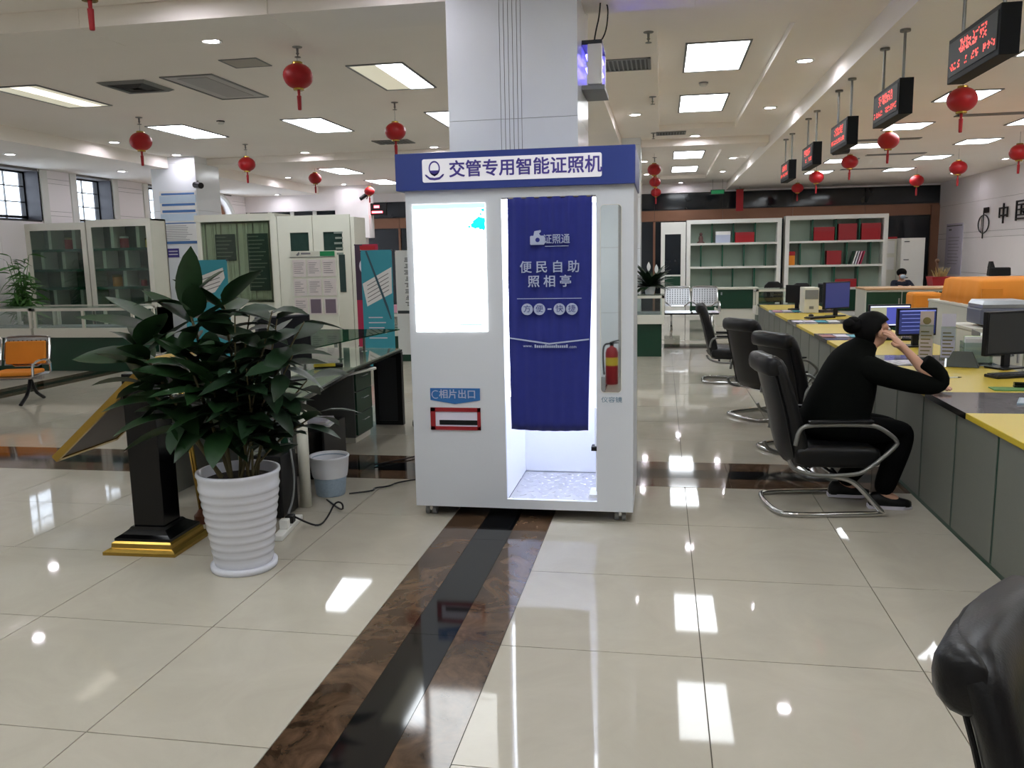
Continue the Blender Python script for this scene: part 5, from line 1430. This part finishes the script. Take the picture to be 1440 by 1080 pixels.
# ---------------------------------------------------------------- cantilever chairs
def chair(label, x, y, rz):
    t = thing('cantilever_chair', label, 'chair', (x, y, 0), rz, 'black cantilever visitor chairs along the counter')
    W = .25
    # cushion
    def sup(cx, cz, hx, hz, y, tilt=0.0, n=16, e=.45):
        P = []
        for i in range(n):
            a = 2 * pi * i / n; c, s = cos(a), sin(a)
            u = math.copysign(abs(c) ** e, c) * hx; v = math.copysign(abs(s) ** e, s) * hz
            P.append((cx + u * cos(tilt) - v * sin(tilt), y, cz + u * sin(tilt) + v * cos(tilt)))
        return P
    b = MB(); b.loft([sup(.04, .365, .26 * k, .072 * q, yy, -.04) for yy, k, q in ((-.245, .90, .55), (-.235, .97, .85), (-.2, 1, 1), (.2, 1, 1), (.235, .97, .85), (.245, .90, .55))]); b.out('seat', LEATHER, t, True)
    # backrest: curved shell, rolled at the top
    sec = [(-.165, .30, .055, .22), (-.195, .36, .058, .235), (-.225, .48, .060, .245), (-.255, .60, .055, .25), (-.29, .72, .050, .25), (-.325, .84, .048, .245), (-.35, .915, .055, .235), (-.362, .955, .05, .215), (-.366, .975, .03, .18)]
    rings = []
    for cx, z, th, hw in sec:
        P = []
        for i in range(20):
            a = 2 * pi * i / 20; c, s = cos(a), sin(a)
            yy = math.copysign(abs(s) ** .55, s) * hw
            xx = cx + math.copysign(abs(c) ** .7, c) * th + .045 * (yy / .25) ** 2
            P.append((xx, yy, z))
        rings.append(P)
    b = MB(); b.loft(rings); bk = b.out('backrest', LEATHER, t, True)
    b = MB(); b.loft([[(-.372 + ox + .044 * k * math.copysign(abs(cos(a)) ** .8, cos(a)), yy, .915 + .058 * k * math.copysign(abs(sin(a)) ** .8, sin(a))) for a in [2 * pi * i / 16 for i in range(16)]] for yy, k, ox in ((-.225, .7, .03), (-.215, .9, .025), (-.19, 1, .012), (-.08, 1, 0), (.08, 1, 0), (.19, 1, .012), (.215, .9, .025), (.225, .7, .03))]); b.out('top_roll', LEATHER, bk, True)
    b = MB()
    for s in (-1, 1): b.tube([(cx + .045 * .7 - th * .9, s * hw * .84, z) for cx, z, th, hw in sec[1:-1]], .005, 6, 1)
    b.out('piping', BLACK, bk)
    # cantilever tube: one loop from under the seat down to the floor runners
    r = .0165
    path = [(-.02, -W - .01, .262), (.10, -W - .01, .235), (.30, -W - .01, .03), (.315, -W - .01, .018), (.1, -W - .01, .018), (-.25, -W - .01, .018), (-.32, -W + .06, .018), (-.32, W - .06, .018), (-.25, W + .01, .018), (.1, W + .01, .018), (.315, W + .01, .018), (.30, W + .01, .03), (.10, W + .01, .235), (-.02, W + .01, .262)]
    P = [path[0], path[1], (.16, -W - .01, .19), (.285, -W - .01, .045)] + path[3:11] + [(.285, W + .01, .045), (.16, W + .01, .19)] + path[12:]
    b = MB(); b.tube(P, r, 10, 2); b.out('cantilever_frame', CHROME, t, True)
    b = MB(); b.tube([(.02, -W - .01, .255), (.02, W + .01, .255)], .012, 8); b.tube([(-.12, -W - .01, .27), (-.12, W + .01, .27)], .012, 8); b.out('cross_bar', CHROME, t, True)
    for s in (-1, 1):
        yy = s * (W + .02)
        b = MB(); b.tube([(-.235, yy, .45), (-.215, yy, .555), (-.14, yy, .575), (.20, yy, .57), (.27, yy, .55), (.375, yy, .47), (.36, yy, .43), (.19, yy, .285), (.12, yy, .265), (-.1, yy, .26), (-.24, yy, .30), (-.27, yy, .36)], .013, 8, 2); ar = b.out('arm_tube', DULLST, t, True)
        b = MB(); b.loft([[(xx, yy + d, z) for d, z in ((-.022, .583), (.022, .583), (.022, .600), (-.022, .600))] for xx in (-.16, .22)]); b.out('arm_pad', BLACK, ar, bevel=.006)
    return t
chair('black cantilever chair the woman sits on, chrome arms', .985, 5.42, radians(9))
chair('empty black cantilever chair directly behind the seated woman', 1.16, 7.0, radians(30))
chair('empty black cantilever chair third along the counter, blue sheen on its back', 1.03, 8.45, radians(34))
chair('black cantilever chair farthest along the aisle, seen side-on', .84, 10.75, radians(-3))
FG = chair('black leather chair cut off by the bottom right corner', 0.885, 1.33, radians(-34))

# ================================================================ FAR RIGHT: BOOKCASES, SHOWCASES, BENCH
def bookcase(x0, x1, label, cols, z1=2.42, y=22.0):
    t = thing('bookcase', label, 'bookcase', ((x0 + x1) / 2, y + .2, 0))
    b = MB(t); e = .10
    b.box(x0, x0 + e, y, y + .4, 0, z1); b.box(x1 - e, x1, y, y + .4, 0, z1); b.box(x0 + e, x1 - e, y, y + .4, z1 - .10, z1); b.box(x0 + e, x1 - e, y + .05, y + .4, 0, .1)
    b.out('frame', WHITE, t)
    b = MB(t); b.box(x0 + e, x1 - e, y + .37, y + .39, .1, z1 - .1); b.out('back_panel', mat('bookcase_back', (150, 166, 152), .6), t)
    for z in (.64, 1.20, 1.79):
        b = MB(t); b.box(x0 + e, x1 - e, y + .02, y + .37, z, z + .05); b.out('shelf', WHITE, t)
    n = cols
    w = (x1 - x0 - 2 * e) / n
    for r, (za, zb) in enumerate(((1.84, z1 - .1), (1.25, 1.79), (.69, 1.20))):
        for i in range(1, n + (1 if r == 1 else 0)):
            x = x0 + e + w * (i - (.5 if r == 1 else 0)); b = MB(t); b.box(x - .014, x + .014, y + .04, y + .37, za, zb); b.out('divider', SHELFG, t)
    k = 2 if x1 - x0 > 1 else 1
    for i in range(k):
        b = MB(t); u = (x1 - x0 - 2 * e) / k; b.box(x0 + e + u * i + .01, x0 + e + u * (i + 1) - .01, y + .02, y + .05, .12, .63); b.out('door', GREEN, t)
    return t
bookcase(.62, 2.93, 'wide white bookcase with green doors, left of the pair', 4)
bookcase(3.02, 5.42, 'wide white bookcase with red boxes, right of the pair', 4, 2.46)
t = thing('display_cabinet', 'narrow white cabinet with dark glazed door left of the bookcases', 'cabinet', (.3, 22.1, 0))
b = MB(t); b.box(-.02, .6, 22.02, 22.4, 0, 2.38); b.out('carcass', WHITE, t)
b = MB(t); b.box(-.02, .08, 22.0, 22.02, .05, 2.36); b.box(.48, .6, 22.0, 22.02, .05, 2.36); b.box(.08, .48, 22.0, 22.02, 2.08, 2.36); b.box(.08, .48, 22.0, 22.02, 1.02, 1.06); d = b.out('door', WHITE, t)
b = MB(t); b.box(.08, .48, 22.0, 22.015, 1.06, 2.08); b.out('dark_pane', DARKGL, d)
b = MB(t); b.box(.08, .48, 22.0, 22.015, .5, 1.02); b.out('green_lower_panel', GREEN, d)
for a in (('red_box', 'red gift box at right end of the left bookcase top shelf', 2.05, 1.842, .46, .25, RED),
          ('red_box', 'wide red gift box on top shelf of the right bookcase, leftmost', 3.945, 1.842, .48, .33, RED),
          ('red_box', 'tall red gift box on top shelf of the right bookcase, middle', 4.495, 1.842, .42, .40, REDP),
          ('red_box', 'dull red gift box on top shelf of the right bookcase, rightmost', 5.04, 1.842, .44, .40, RED),
          ('red_box', 'flat red box on the bottom shelf of the right bookcase', 4.495, .692, .5, .2, RED),
          ('red_box', 'pair of red folders standing on the middle shelf', 4.2, 1.252, .34, .34, REDP)):
    carton(a[0], a[1], a[2], 22.15, a[3], a[4], .2, a[5], a[6], REDP)
carton('picture_card', 'white and blue framed card on the left bookcase top shelf', 1.52, 22.1, 1.842, .36, .05, .28, mat('card_blue', (180, 188, 210), .6), PAPER)
carton('orange_box', 'orange box at left end of the right bookcase middle shelf', 3.2, 22.15, 1.252, .14, .2, .34, ORANGE, RED)
t = thing('figurine', 'small brown figurine on the left bookcase top shelf', 'figurine', (.98, 22.15, 1.842))
b = MB(); b.lathe([(.1, 0), (.09, .03), (.05, .05), (.06, .12), (.045, .17), (.02, .19)], n=12); b.out('body', mat('figurine_brown', (92, 60, 56), .5), t, True)
b = MB(); b.ball((0, 0, .225), .04, n=10, m=8); b.out('head', MATS['figurine_brown'], t, True)
t = thing('magazines', 'leaning pale and green magazines on the right bookcase middle shelf', 'magazines', (4.75, 22.15, 1.252))
for i in range(5): b = MB(); b.prism([(-.18 + .06 * i, 0), (-.15 + .06 * i, 0), (-.06 + .06 * i, .32), (-.09 + .06 * i, .32)], 'y', -.1, .1); b.out('magazine', (GREEN, PAPER, PAPERL, PINK, MAG)[i], t)

def showcase(x0, x1, y, d, label):
    low_counter(x0, x1, y, d, label, 0, .5)
showcase(-1.05, .05, 13.25, .7, 'white glazed showcase with green base right of the booth')
t = thing('green_counter', 'small counter with green front and white plinth beyond the steel bench', 'counter', (1.62, 19.2, 0))
b = MB(t); b.box(1.18, 2.06, 18.95, 19.5, 0, .38); b.out('white_plinth', CREAMW, t)
b = MB(t); b.box(1.2, 2.04, 18.93, 19.5, .39, .79); b.out('green_front', GREEN, t)
b = MB(t); b.box(1.15, 2.09, 18.9, 19.52, .80, .83); b.out('countertop', CREAMW, t)
b = MB(t); b.box(1.28, 1.31, 18.91, 18.93, .68, .74); b.out('lock', STEEL, t)
low_counter(1.62, 2.55, 15.1, .55, 'white glazed display case at far end of the service counter')
t = thing('peace_lily', 'leafy peace lily with white flowers on the white showcase', 'plant', (-.18, 13.6, .966))
b = MB(); b.lathe([(.07, 0), (.09, .11), (.095, .12), (.08, .12), (.01, .10)], n=18); b.out('pot', POT, t)
rp = random.Random(8)
LILY = leaf_mesh('leaf', 1.0, .26, LEAF2, .35, .2, 4)
for i in range(80):
    a = rp.uniform(0, 6.28); el = rp.uniform(.05, 1.3)
    leaf(LILY, Vector((.02 * cos(a), .02 * sin(a), .11)) + t.location, (cos(a) * cos(el), sin(a) * cos(el), sin(el)), rp.uniform(.26, .46), 0, t)
for dx, h in ((-.02, .44), (.1, .40)):
    b = MB(); b.tube([(0, 0, .1), (dx * .6, 0, h * .6), (dx, 0, h - .06)], .004, 5, 1); b.out('flower_stem', LEAF3, t)
    b = MB(); b.loft([[(dx + .03 * s * sin(pi * (k + .4) / 6.4), .004, h - .08 + .025 * k), (dx, -.008 * sin(pi * k / 6), h - .08 + .025 * k)] if s < 0 else [] for k in range(7) for s in (-1,)], cap=False, close=False); b.loft([[(dx, -.008 * sin(pi * k / 6), h - .08 + .025 * k), (dx + .03 * sin(pi * (k + .4) / 6.4), .004, h - .08 + .025 * k)] for k in range(7)], cap=False, close=False); b.out('white_spathe', PAPER, t)
steel_bench('perforated steel waiting bench in front of the white bookcases', (.62, 17.9, 0), 0, 2)
for k, (x, y, h) in enumerate(((2.30, 18.3, .98), (2.85, 18.2, .95))):
    t = thing('office_chair', '%s dark office chair back peeking up before the bookcases' % ('slim' if k == 0 else 'wide'), 'chair', (x, y, 0))
    b = MB(); b.loft([[(px - .0, py, z) for px, py in ((-.2 * w, -.03), (.2 * w, -.03), (.2 * w, .03), (-.2 * w, .03))] for w, z in ((.7, .55), (1, .7), (.9, .9), (.5, h))]); b.out('backrest', LEATHER, t, bevel=.02)
    b = MB(); b.box(-.22, .22, -.45, -.03, .42, .5); b.out('seat', LEATHER, t, bevel=.03)
    b = MB(); b.lathe([(.03, .07), (.03, .42)], (0, -.22, 0), 10)
    b.out('gas_post', BLACK, t)
    b = MB()
    for q in range(5): b.tube([(0, -.22, .08), (.27 * cos(q * 1.257), -.22 + .27 * sin(q * 1.257), .02)], .02, 6)
    b.out('star_base', BLACK, t)
# tall white storage at the far right
t = thing('drawer_cabinet', 'tall white drawer cabinet by the far right corner', 'cabinet', (6.0, 22.3, 0))
b = MB(t); b.box(5.74, 6.28, 22.02, 22.6, 0, 1.86); b.out('carcass', WHITE, t)
for i in range(4):
    b = MB(t); z = .1 + i * .435; b.box(5.75, 6.27, 22.0, 22.02, z, z + .42); d = b.out('drawer', WHITE, t)
    b = MB(t); b.box(5.8, 5.92, 21.985, 22.0, z + .36, z + .38); b.out('handle', DGREY, d)
t = thing('white_screen', 'white panel with two pinned sheets left of drawer cabinet', 'panel', (5.6, 22.4, 0))
b = MB(t); b.box(5.46, 5.73, 22.38, 22.42, .0, 1.85); b.out('panel', CREAMW, t)
for z in (1.1, 1.5): b = MB(t); b.box(5.49, 5.68, 22.37, 22.38, z, z + .3); b.out('pinned_sheet', PAPER, t)
b = MB(t); b.box(5.46, 5.73, 22.37, 22.42, 1.85, 1.9); b.out('red_cap', RED, t)
t = thing('fire_extinguisher', 'small red fire extinguisher by the far right corner', 'fire extinguisher', (6.75, 22.6, 0))
b = MB(); b.lathe([(.08, 0), (.09, .02), (.09, .6), (.04, .7)], n=14); b.out('cylinder_body', REDP, t, True)
b = MB(); b.lathe([(.03, .7), (.03, .78)], n=10); b.box(-.02, .1, -.01, .01, .76, .79); b.out('valve_handle', BLACK, t)
# notice on the right wall and the metal lettering
t = thing('wall_notice', 'tall pale notice sheet posted on the right wall near corner', 'poster', (7.14, 22.6, 1.6))
b = MB(t); b.box(7.135, 7.148, 22.1, 23.3, .95, 2.2); sh = b.out('sheet', mat('notice_lilac', (206, 200, 216), .6), t)
b = MB(t); b.box(7.132, 7.135, 22.15, 23.25, 2.13, 2.16); b.box(7.132, 7.135, 22.9, 23.1, 2.03, 2.07)
for i in range(9): b.box(7.132, 7.135, 22.3 + .05 * (i % 3), 23.1, 1.85 - i * .08, 1.86 - i * .08)
stuff(b.out('print', INKG, sh))
SIGNM = mat('sign_metal_black', (34, 34, 36), .35, .5)
t = thing('wall_lettering', 'black metal characters mounted on the right wall', 'sign', (7.14, 19.2, 2.3))
text('中', .46, SIGNM, t, (-.03, .42, -.03), (pi / 2, 0, -pi / 2), name='character', ext=.012, sx=1.25)
text('国', .46, SIGNM, t, (-.03, -.48, .0), (pi / 2, 0, -pi / 2), name='character', ext=.012, sx=1.35)
text('人', .46, SIGNM, t, (-.03, -1.30, .02), (pi / 2, 0, -pi / 2), name='character', ext=.012, sx=1.25)
t = thing('wall_emblem', 'oval ring emblem with a small flag on the right wall', 'emblem', (7.14, 20.75, 2.12))
b = MB(); b.tube([(-.02, .32 * cos(2 * pi * i / 30), .0 + .2 * sin(2 * pi * i / 30)) for i in range(30)], .014, 6, close=True); b.out('oval_ring', SIGNM, t)
b = MB(); b.tube([(-.02, .02, -.32), (-.02, .02, .30)], .012, 6); b.tube([(-.02, .12, -.18), (-.02, .10, .18)], .008, 6); b.out('mast', SIGNM, t)
b = MB(); b.box(-.03, -.01, -.26, .02, .24, .36); b.out('flag', SIGNM, t)
# ================================================================ PEOPLE
def skin_mesh(name, nodes, edges, m, parent, root, sub=2):
    """nodes: name -> (x,y,z,rx[,ry]) in world coordinates"""
    me = bpy.data.meshes.new(name)
    keys = list(nodes); ix = {k: i for i, k in enumerate(keys)}
    off = parent.location
    me.from_pydata([Vector(nodes[k][:3]) - off for k in keys], [(ix[a], ix[c]) for a, c in edges], [])
    me.materials.append(m)
    o = link(name, me, parent)
    sk = o.modifiers.new('skin', 'SKIN')
    sk.use_smooth_shade = True
    sk.branch_smoothing = .3
    if not me.skin_vertices: me.attributes.new('skin', 'FLOAT', 'POINT')
    for k in keys:
        v = me.skin_vertices[0].data[ix[k]]
        n = nodes[k]
        v.radius = (n[3], n[4] if len(n) > 4 else n[3])
        v.use_root = (k == root)
    ss = o.modifiers.new('smooth', 'SUBSURF'); ss.levels = sub; ss.render_levels = sub
    return o
def chain(*ks): return list(zip(ks, ks[1:]))
woman = thing('person', 'seated woman in dark jacket, hair in a bun, cheek resting on her hand', 'person', (1.05, 5.48, 0))
N = {}
N['pelvis'] = (1.02, 5.50, .53, .13, .12)
N['waist'] = (1.05, 5.50, .68, .115, .105)
N['chest'] = (1.13, 5.50, .83, .125, .12)
N['uchest'] = (1.20, 5.50, .93, .10, .095)
N['neck'] = (1.265, 5.50, 1.015, .045)
N['skull0'] = (1.30, 5.50, 1.075, .07, .072)
N['skull'] = (1.305, 5.50, 1.125, .086, .08)
N['skulltop'] = (1.29, 5.50, 1.175, .066, .064)
N['chin'] = (1.365, 5.49, 1.045, .030)
N['nose'] = (1.402, 5.50, 1.10, .011)
NL = {}
def arm(s, shoulder, elbow, wrist, hand):
    N['sh' + s] = (*shoulder, .062); N['ua' + s] = tuple((a + c) / 2 for a, c in zip(shoulder, elbow)) + (.052,)
    N['el' + s] = (*elbow, .042); N['fa' + s] = tuple((a * .45 + c * .55) for a, c in zip(elbow, wrist)) + (.037,)
    N['wr' + s] = (*wrist, .025); N['pa' + s] = (*hand, .034, .02)
# near arm: elbow on the worktop, hand at the cheek
arm('n', (1.235, 5.34, .90), (1.655, 5.36, .772), (1.475, 5.37, .975), (1.415, 5.385, 1.04))
arm('f', (1.235, 5.66, .90), (1.50, 5.80, .775), (1.69, 5.62, .752), (1.715, 5.54, .750))
def leg(s, hip, knee, ankle, toe):
    N['hip' + s] = (*hip, .088); N['th' + s] = tuple((a + c) / 2 for a, c in zip(hip, knee)) + (.078,)
    N['kn' + s] = (*knee, .058); N['ca' + s] = tuple((a * .62 + c * .38) for a, c in zip(knee, ankle)) + (.054,)
    N['an' + s] = (*ankle, .034); N['to' + s] = (*toe, .03)
leg('n', (1.08, 5.40, .49), (1.49, 5.40, .50), (1.36, 5.40, .10), (1.47, 5.40, .045))
leg('f', (1.08, 5.60, .49), (1.49, 5.62, .48), (1.16, 5.62, .11), (1.27, 5.62, .05))
E_ = chain('pelvis', 'waist', 'chest', 'uchest', 'neck', 'skull0', 'skull', 'skulltop') + [('skull0', 'chin'), ('skull', 'nose')]
for s in 'nf':
    E_ += [('uchest', 'sh' + s)] + chain('sh' + s, 'ua' + s, 'el' + s, 'fa' + s, 'wr' + s, 'pa' + s)
    E_ += [('pelvis', 'hip' + s)] + chain('hip' + s, 'th' + s, 'kn' + s, 'ca' + s, 'an' + s, 'to' + s)
# fingers rooted in the palm, bent against the cheek / resting on the worktop
def fingers(s, base, dirv, side, up, L, curl):
    base, dirv, side, up = Vector(base), Vector(dirv).normalized(), Vector(side).normalized(), Vector(up).normalized()
    for k, (o, l) in enumerate(((-.027, .85), (-.009, 1.0), (.010, .95), (.027, .74))):
        p0 = base + side * o
        p1 = p0 + dirv * L * l * .42
        p2 = p1 + (dirv * cos(curl) + up * sin(curl)) * L * l * .34
        p3 = p2 + (dirv * cos(curl * 2) + up * sin(curl * 2)) * L * l * .26
        for q, p in enumerate((p1, p2, p3)): N['f%s%d%d' % (s, k, q)] = (*p, (.0095, .0088, .0075)[q])
        E_.extend(chain('pa' + s, 'f%s%d0' % (s, k), 'f%s%d1' % (s, k), 'f%s%d2' % (s, k)))
    t1 = base - dirv * .03 + side * -.045; t2 = t1 + dirv * .035 - side * .012
    N['t%s0' % s] = (*t1, .011); N['t%s1' % s] = (*t2, .009)
    E_.extend(chain('pa' + s, 't%s0' % s, 't%s1' % s))
fingers('n', (1.395, 5.39, 1.06), (-.55, .12, .8), (.5, .8, .3), (-.6, .5, -.3), .085, .5)
fingers('f', (1.72, 5.525, .748), (.2, -.95, 0), (.95, .2, 0), (0, 0, -1), .08, .12)
body = skin_mesh('body', N, E_, SKIN, woman, 'pelvis')
# clothing follows the same bones
def ell(c, d, rx, ry, n=18, ex=.8):
    """ring of half widths rx (along the body's front-back) and ry (sideways) square to direction d"""
    c, d = Vector(c), Vector(d).normalized()
    y = Vector((0, 1, 0)); y = (y - d * y.dot(d)).normalized(); x = y.cross(d)
    return [c + x * rx * math.copysign(abs(cos(a)) ** ex, cos(a)) + y * ry * math.copysign(abs(sin(a)) ** ex, sin(a)) for a in [2 * pi * i / n for i in range(n)]]
jb = MB(woman)
spine = [((1.05, 5.5, .42), (.1, 0, 1), .20, .225), ((1.07, 5.5, .52), (.1, 0, 1), .215, .225), ((1.10, 5.5, .62), (.2, 0, 1), .20, .215), ((1.14, 5.5, .74), (.25, 0, 1), .185, .21), ((1.17, 5.5, .84), (.35, 0, 1), .165, .215), ((1.19, 5.5, .915), (.45, 0, 1), .138, .215), ((1.215, 5.5, .975), (.6, 0, 1), .10, .165), ((1.245, 5.5, 1.01), (.6, 0, 1), .076, .09), ((1.27, 5.5, 1.045), (.6, 0, 1), .066, .066), ((1.272, 5.5, 1.047), (.6, 0, 1), .055, .056)]
jb.loft([ell(*q) for q in spine])
def sleeve(mb, pts):
    P = [Vector(p[:3]) for p in pts]
    rings = []
    for i, p in enumerate(P):
        d = (P[min(i + 1, len(P) - 1)] - P[max(i - 1, 0)])
        rings.append(ell(p, d, pts[i][3], pts[i][3], 16, 1.0))
    mb.loft(rings)
sleeve(jb, [(1.17, 5.42, .90, .06), (1.21, 5.34, .895, .085), (1.32, 5.335, .855, .076), (1.45, 5.345, .815, .070), (1.57, 5.355, .790, .066), (1.64, 5.36, .782, .06), (1.675, 5.36, .80, .05), (1.655, 5.36, .845, .052), (1.60, 5.362, .895, .055), (1.555, 5.364, .93, .054), (1.553, 5.364, .932, .042)])
sleeve(jb, [(1.17, 5.58, .90, .06), (1.22, 5.66, .895, .085), (1.34, 5.72, .85, .074), (1.46, 5.78, .80, .064), (1.52, 5.80, .785, .058), (1.56, 5.77, .783, .052), (1.62, 5.70, .775, .048), (1.66, 5.655, .768, .044), (1.662, 5.653, .767, .034)])
jb.out('jacket', JACKET, woman, True, sub=1)
T_ = {k: (*N[k][:3], N[k][3] + .014) for k in ('hipn', 'thn', 'knn', 'can', 'ann', 'hipf', 'thf', 'knf', 'caf', 'anf')}
T_['pel'] = (1.03, 5.50, .50, .12, .12)
T_['ann'] = (*N['ann'][:2], .075, .066); T_['anf'] = (*N['anf'][:2], .085, .066)
for q_ in ('can', 'caf'): T_[q_] = (*N[q_][:3], .078)
skin_mesh('trousers', T_, [('pel', 'hipn'), ('pel', 'hipf')] + chain('hipn', 'thn', 'knn', 'can', 'ann') + chain('hipf', 'thf', 'knf', 'caf', 'anf'), TROUSER, woman, 'pel')
def shoe(p, toe):
    p, toe = Vector(p), Vector(toe)
    d = (toe - p); d.z = 0; d.normalize(); s = Vector((-d.y, d.x, 0))
    zb = toe.z - .045
    rings = []
    for u, w, h in ((-.07, .028, .055), (-.05, .036, .085), (.0, .036, .09), (.06, .042, .066), (.12, .044, .05), (.16, .036, .04), (.18, .015, .03)):
        c = p + d * u
        rings.append([Vector((c.x, c.y, zb + .018)) + s * w * cos(a) + Vector((0, 0, max(0, sin(a)) * h)) for a in [2 * pi * i / 14 for i in range(14)]])
    b = MB(woman); b.loft(rings); sh = b.out('shoe', BLACK, woman, True)
    b = MB(woman); b.loft([[Vector((p.x, p.y, z)) + d * u + s * w for u, w in ((-.075, -.03), (.06, -.045), (.13, -.045), (.185, -.012), (.185, .012), (.13, .045), (.06, .045), (-.075, .03))] for z in (zb + .001, zb + .022)]); b.out('sole', PAPERL, sh)
shoe(N['ann'][:3], N['ton'][:3]); shoe(N['anf'][:3], N['tof'][:3])
# hair: cap over the skull, bun at the back
b = MB(woman)
rings = []
cx, cy, cz = 1.288, 5.50, 1.118
for k in range(13):
    a = pi * k / 12
    rr = max(.002, sin(a))
    z = cz + .108 * -cos(a)
    P = []
    for i in range(24):
        f = 2 * pi * i / 24
        x = cx + .110 * rr * cos(f); y = cy + .100 * rr * sin(f)
        front = cos(f)
        if front > .3 and z < cz + .045: x -= .05 * (front - .3) / .7 * rr * 1.3
        if z < cz - .02 and front > .0: x -= .03
        P.append((x, y, z))
    rings.append(P)
b.loft(rings); b.out('hair', HAIR, woman, True)
b = MB(woman); b.ball((1.172, 5.48, 1.135), .062, .06, .05); b.ball((1.145, 5.46, 1.15), .04, .045, .034); b.ball((1.17, 5.47, 1.165), .04, .04, .03); b.out('hair_bun', HAIR, woman, True)
b = MB(woman); b.tube([(1.20, 5.48 + .03 * cos(q), 1.13 + .03 * sin(q)) for q in [2 * pi * i / 12 for i in range(12)]], .008, 6, close=True); b.out('hair_tie', BLACK, woman)
b = MB(woman); b.ball((1.318, 5.415, 1.10), .016, .012, .028); b.out('ear', SKIN, woman, True)
b = MB(woman); b.ball((1.318, 5.585, 1.10), .016, .012, .028); b.out('ear', SKIN, woman, True)
for y in (5.468, 5.532):
    b = MB(woman); b.ball((1.378, y, 1.115), .010, .012, .008); e = b.out('eye', PAPER, woman, True)
    b = MB(woman); b.ball((1.385, y, 1.115), .005, .006, .006); b.out('iris', BLACK, e, True)
    b = MB(woman); b.tube([(1.384, y - .018, 1.132), (1.390, y, 1.137), (1.384, y + .018, 1.132)], .003, 5, 1); b.out('eyebrow', HAIR, woman)
b = MB(woman); b.tube([(1.388, 5.478, 1.060), (1.395, 5.50, 1.062), (1.388, 5.522, 1.060)], .005, 6, 1); b.out('lips', mat('lip', (176, 110, 100), .5), woman)

# second person, far away behind the desk in the right corner
far = thing('person', 'distant person with dark hair and pale face mask behind the far desk', 'person', (5.62, 21.5, 0))
F = {'pelvis': (5.62, 21.5, .50, .15), 'waist': (5.62, 21.47, .62, .13), 'chest': (5.62, 21.42, .76, .15, .12), 'neck': (5.62, 21.40, .88, .05), 'jaw': (5.62, 21.36, .95, .075), 'skull': (5.62, 21.38, 1.02, .09), 'top': (5.62, 21.40, 1.07, .06)}
FE = chain('pelvis', 'waist', 'chest', 'neck', 'jaw', 'skull', 'top')
for s, q in (('l', -1), ('r', 1)):
    F['s' + s] = (5.62 + q * .17, 21.41, .82, .06); F['e' + s] = (5.62 + q * .22, 21.28, .70, .045); F['w' + s] = (5.62 + q * .12, 21.1, .73, .03); F['p' + s] = (5.62 + q * .08, 21.03, .73, .035, .02)
    FE += [('chest', 's' + s)] + chain('s' + s, 'e' + s, 'w' + s, 'p' + s)
    F['h' + s] = (5.62 + q * .1, 21.42, .48, .09); F['k' + s] = (5.62 + q * .12, 21.1, .49, .06); F['a' + s] = (5.62 + q * .12, 21.12, .08, .04); F['t' + s] = (5.62 + q * .12, 21.02, .04, .035)
    FE += [('pelvis', 'h' + s)] + chain('h' + s, 'k' + s, 'a' + s, 't' + s)
    for k in range(4):
        F['f%s%d' % (s, k)] = (5.62 + q * (.05 + .018 * k), 20.96, .735, .009); F['g%s%d' % (s, k)] = (5.62 + q * (.045 + .018 * k), 20.92, .73, .008)
        FE += chain('p' + s, 'f%s%d' % (s, k), 'g%s%d' % (s, k))
skin_mesh('body', F, FE, SKIN, far, 'pelvis', 1)
G_ = {k: (*F[k][:3], F[k][3] + .02) for k in ('pelvis', 'waist', 'chest', 'sl', 'el', 'sr', 'er', 'wl', 'wr', 'hl', 'kl', 'al', 'hr', 'kr', 'ar')}
skin_mesh('clothes', G_, chain('pelvis', 'waist', 'chest') + [('chest', 'sl'), ('chest', 'sr'), ('pelvis', 'hl'), ('pelvis', 'hr')] + chain('sl', 'el', 'wl') + chain('sr', 'er', 'wr') + chain('hl', 'kl', 'al') + chain('hr', 'kr', 'ar'), mat('navy_uniform', (30, 34, 50), .8), far, 'pelvis', 1)
b = MB(far); b.ball((5.62, 21.41, 1.05), .115, .115, .10); b.out('hair', HAIR, far, True)
b = MB(far); b.ball((5.62, 21.29, .955), .065, .03, .05); b.out('face_mask', mat('mask_blue', (176, 196, 214), .7), far, True)
for q in (-1, 1): b = MB(far); b.ball((5.62 + q * .032, 21.285, 1.02), .012, .01, .008, 8, 6); b.out('eye', BLACK, far)
t = thing('stool', 'plain stool under the distant masked person', 'stool', (5.62, 21.5, 0))
b = MB(); b.lathe([(.18, .30), (.18, .33)], n=16); b.out('seat', DGREY, t)
for k in range(4): b = MB(); a = pi / 4 + k * pi / 2; b.tube([(.14 * cos(a), .14 * sin(a), .30), (.17 * cos(a), .17 * sin(a), 0)], .014, 6); b.out('leg', DULLST, t)
cabinet('wooden-topped desk before the distant masked person', 4.7, 6.9, 20.4, 21.0, .71, WOOD, WOOD, 4, 'far_desk')

bpy.context.view_layer.update()
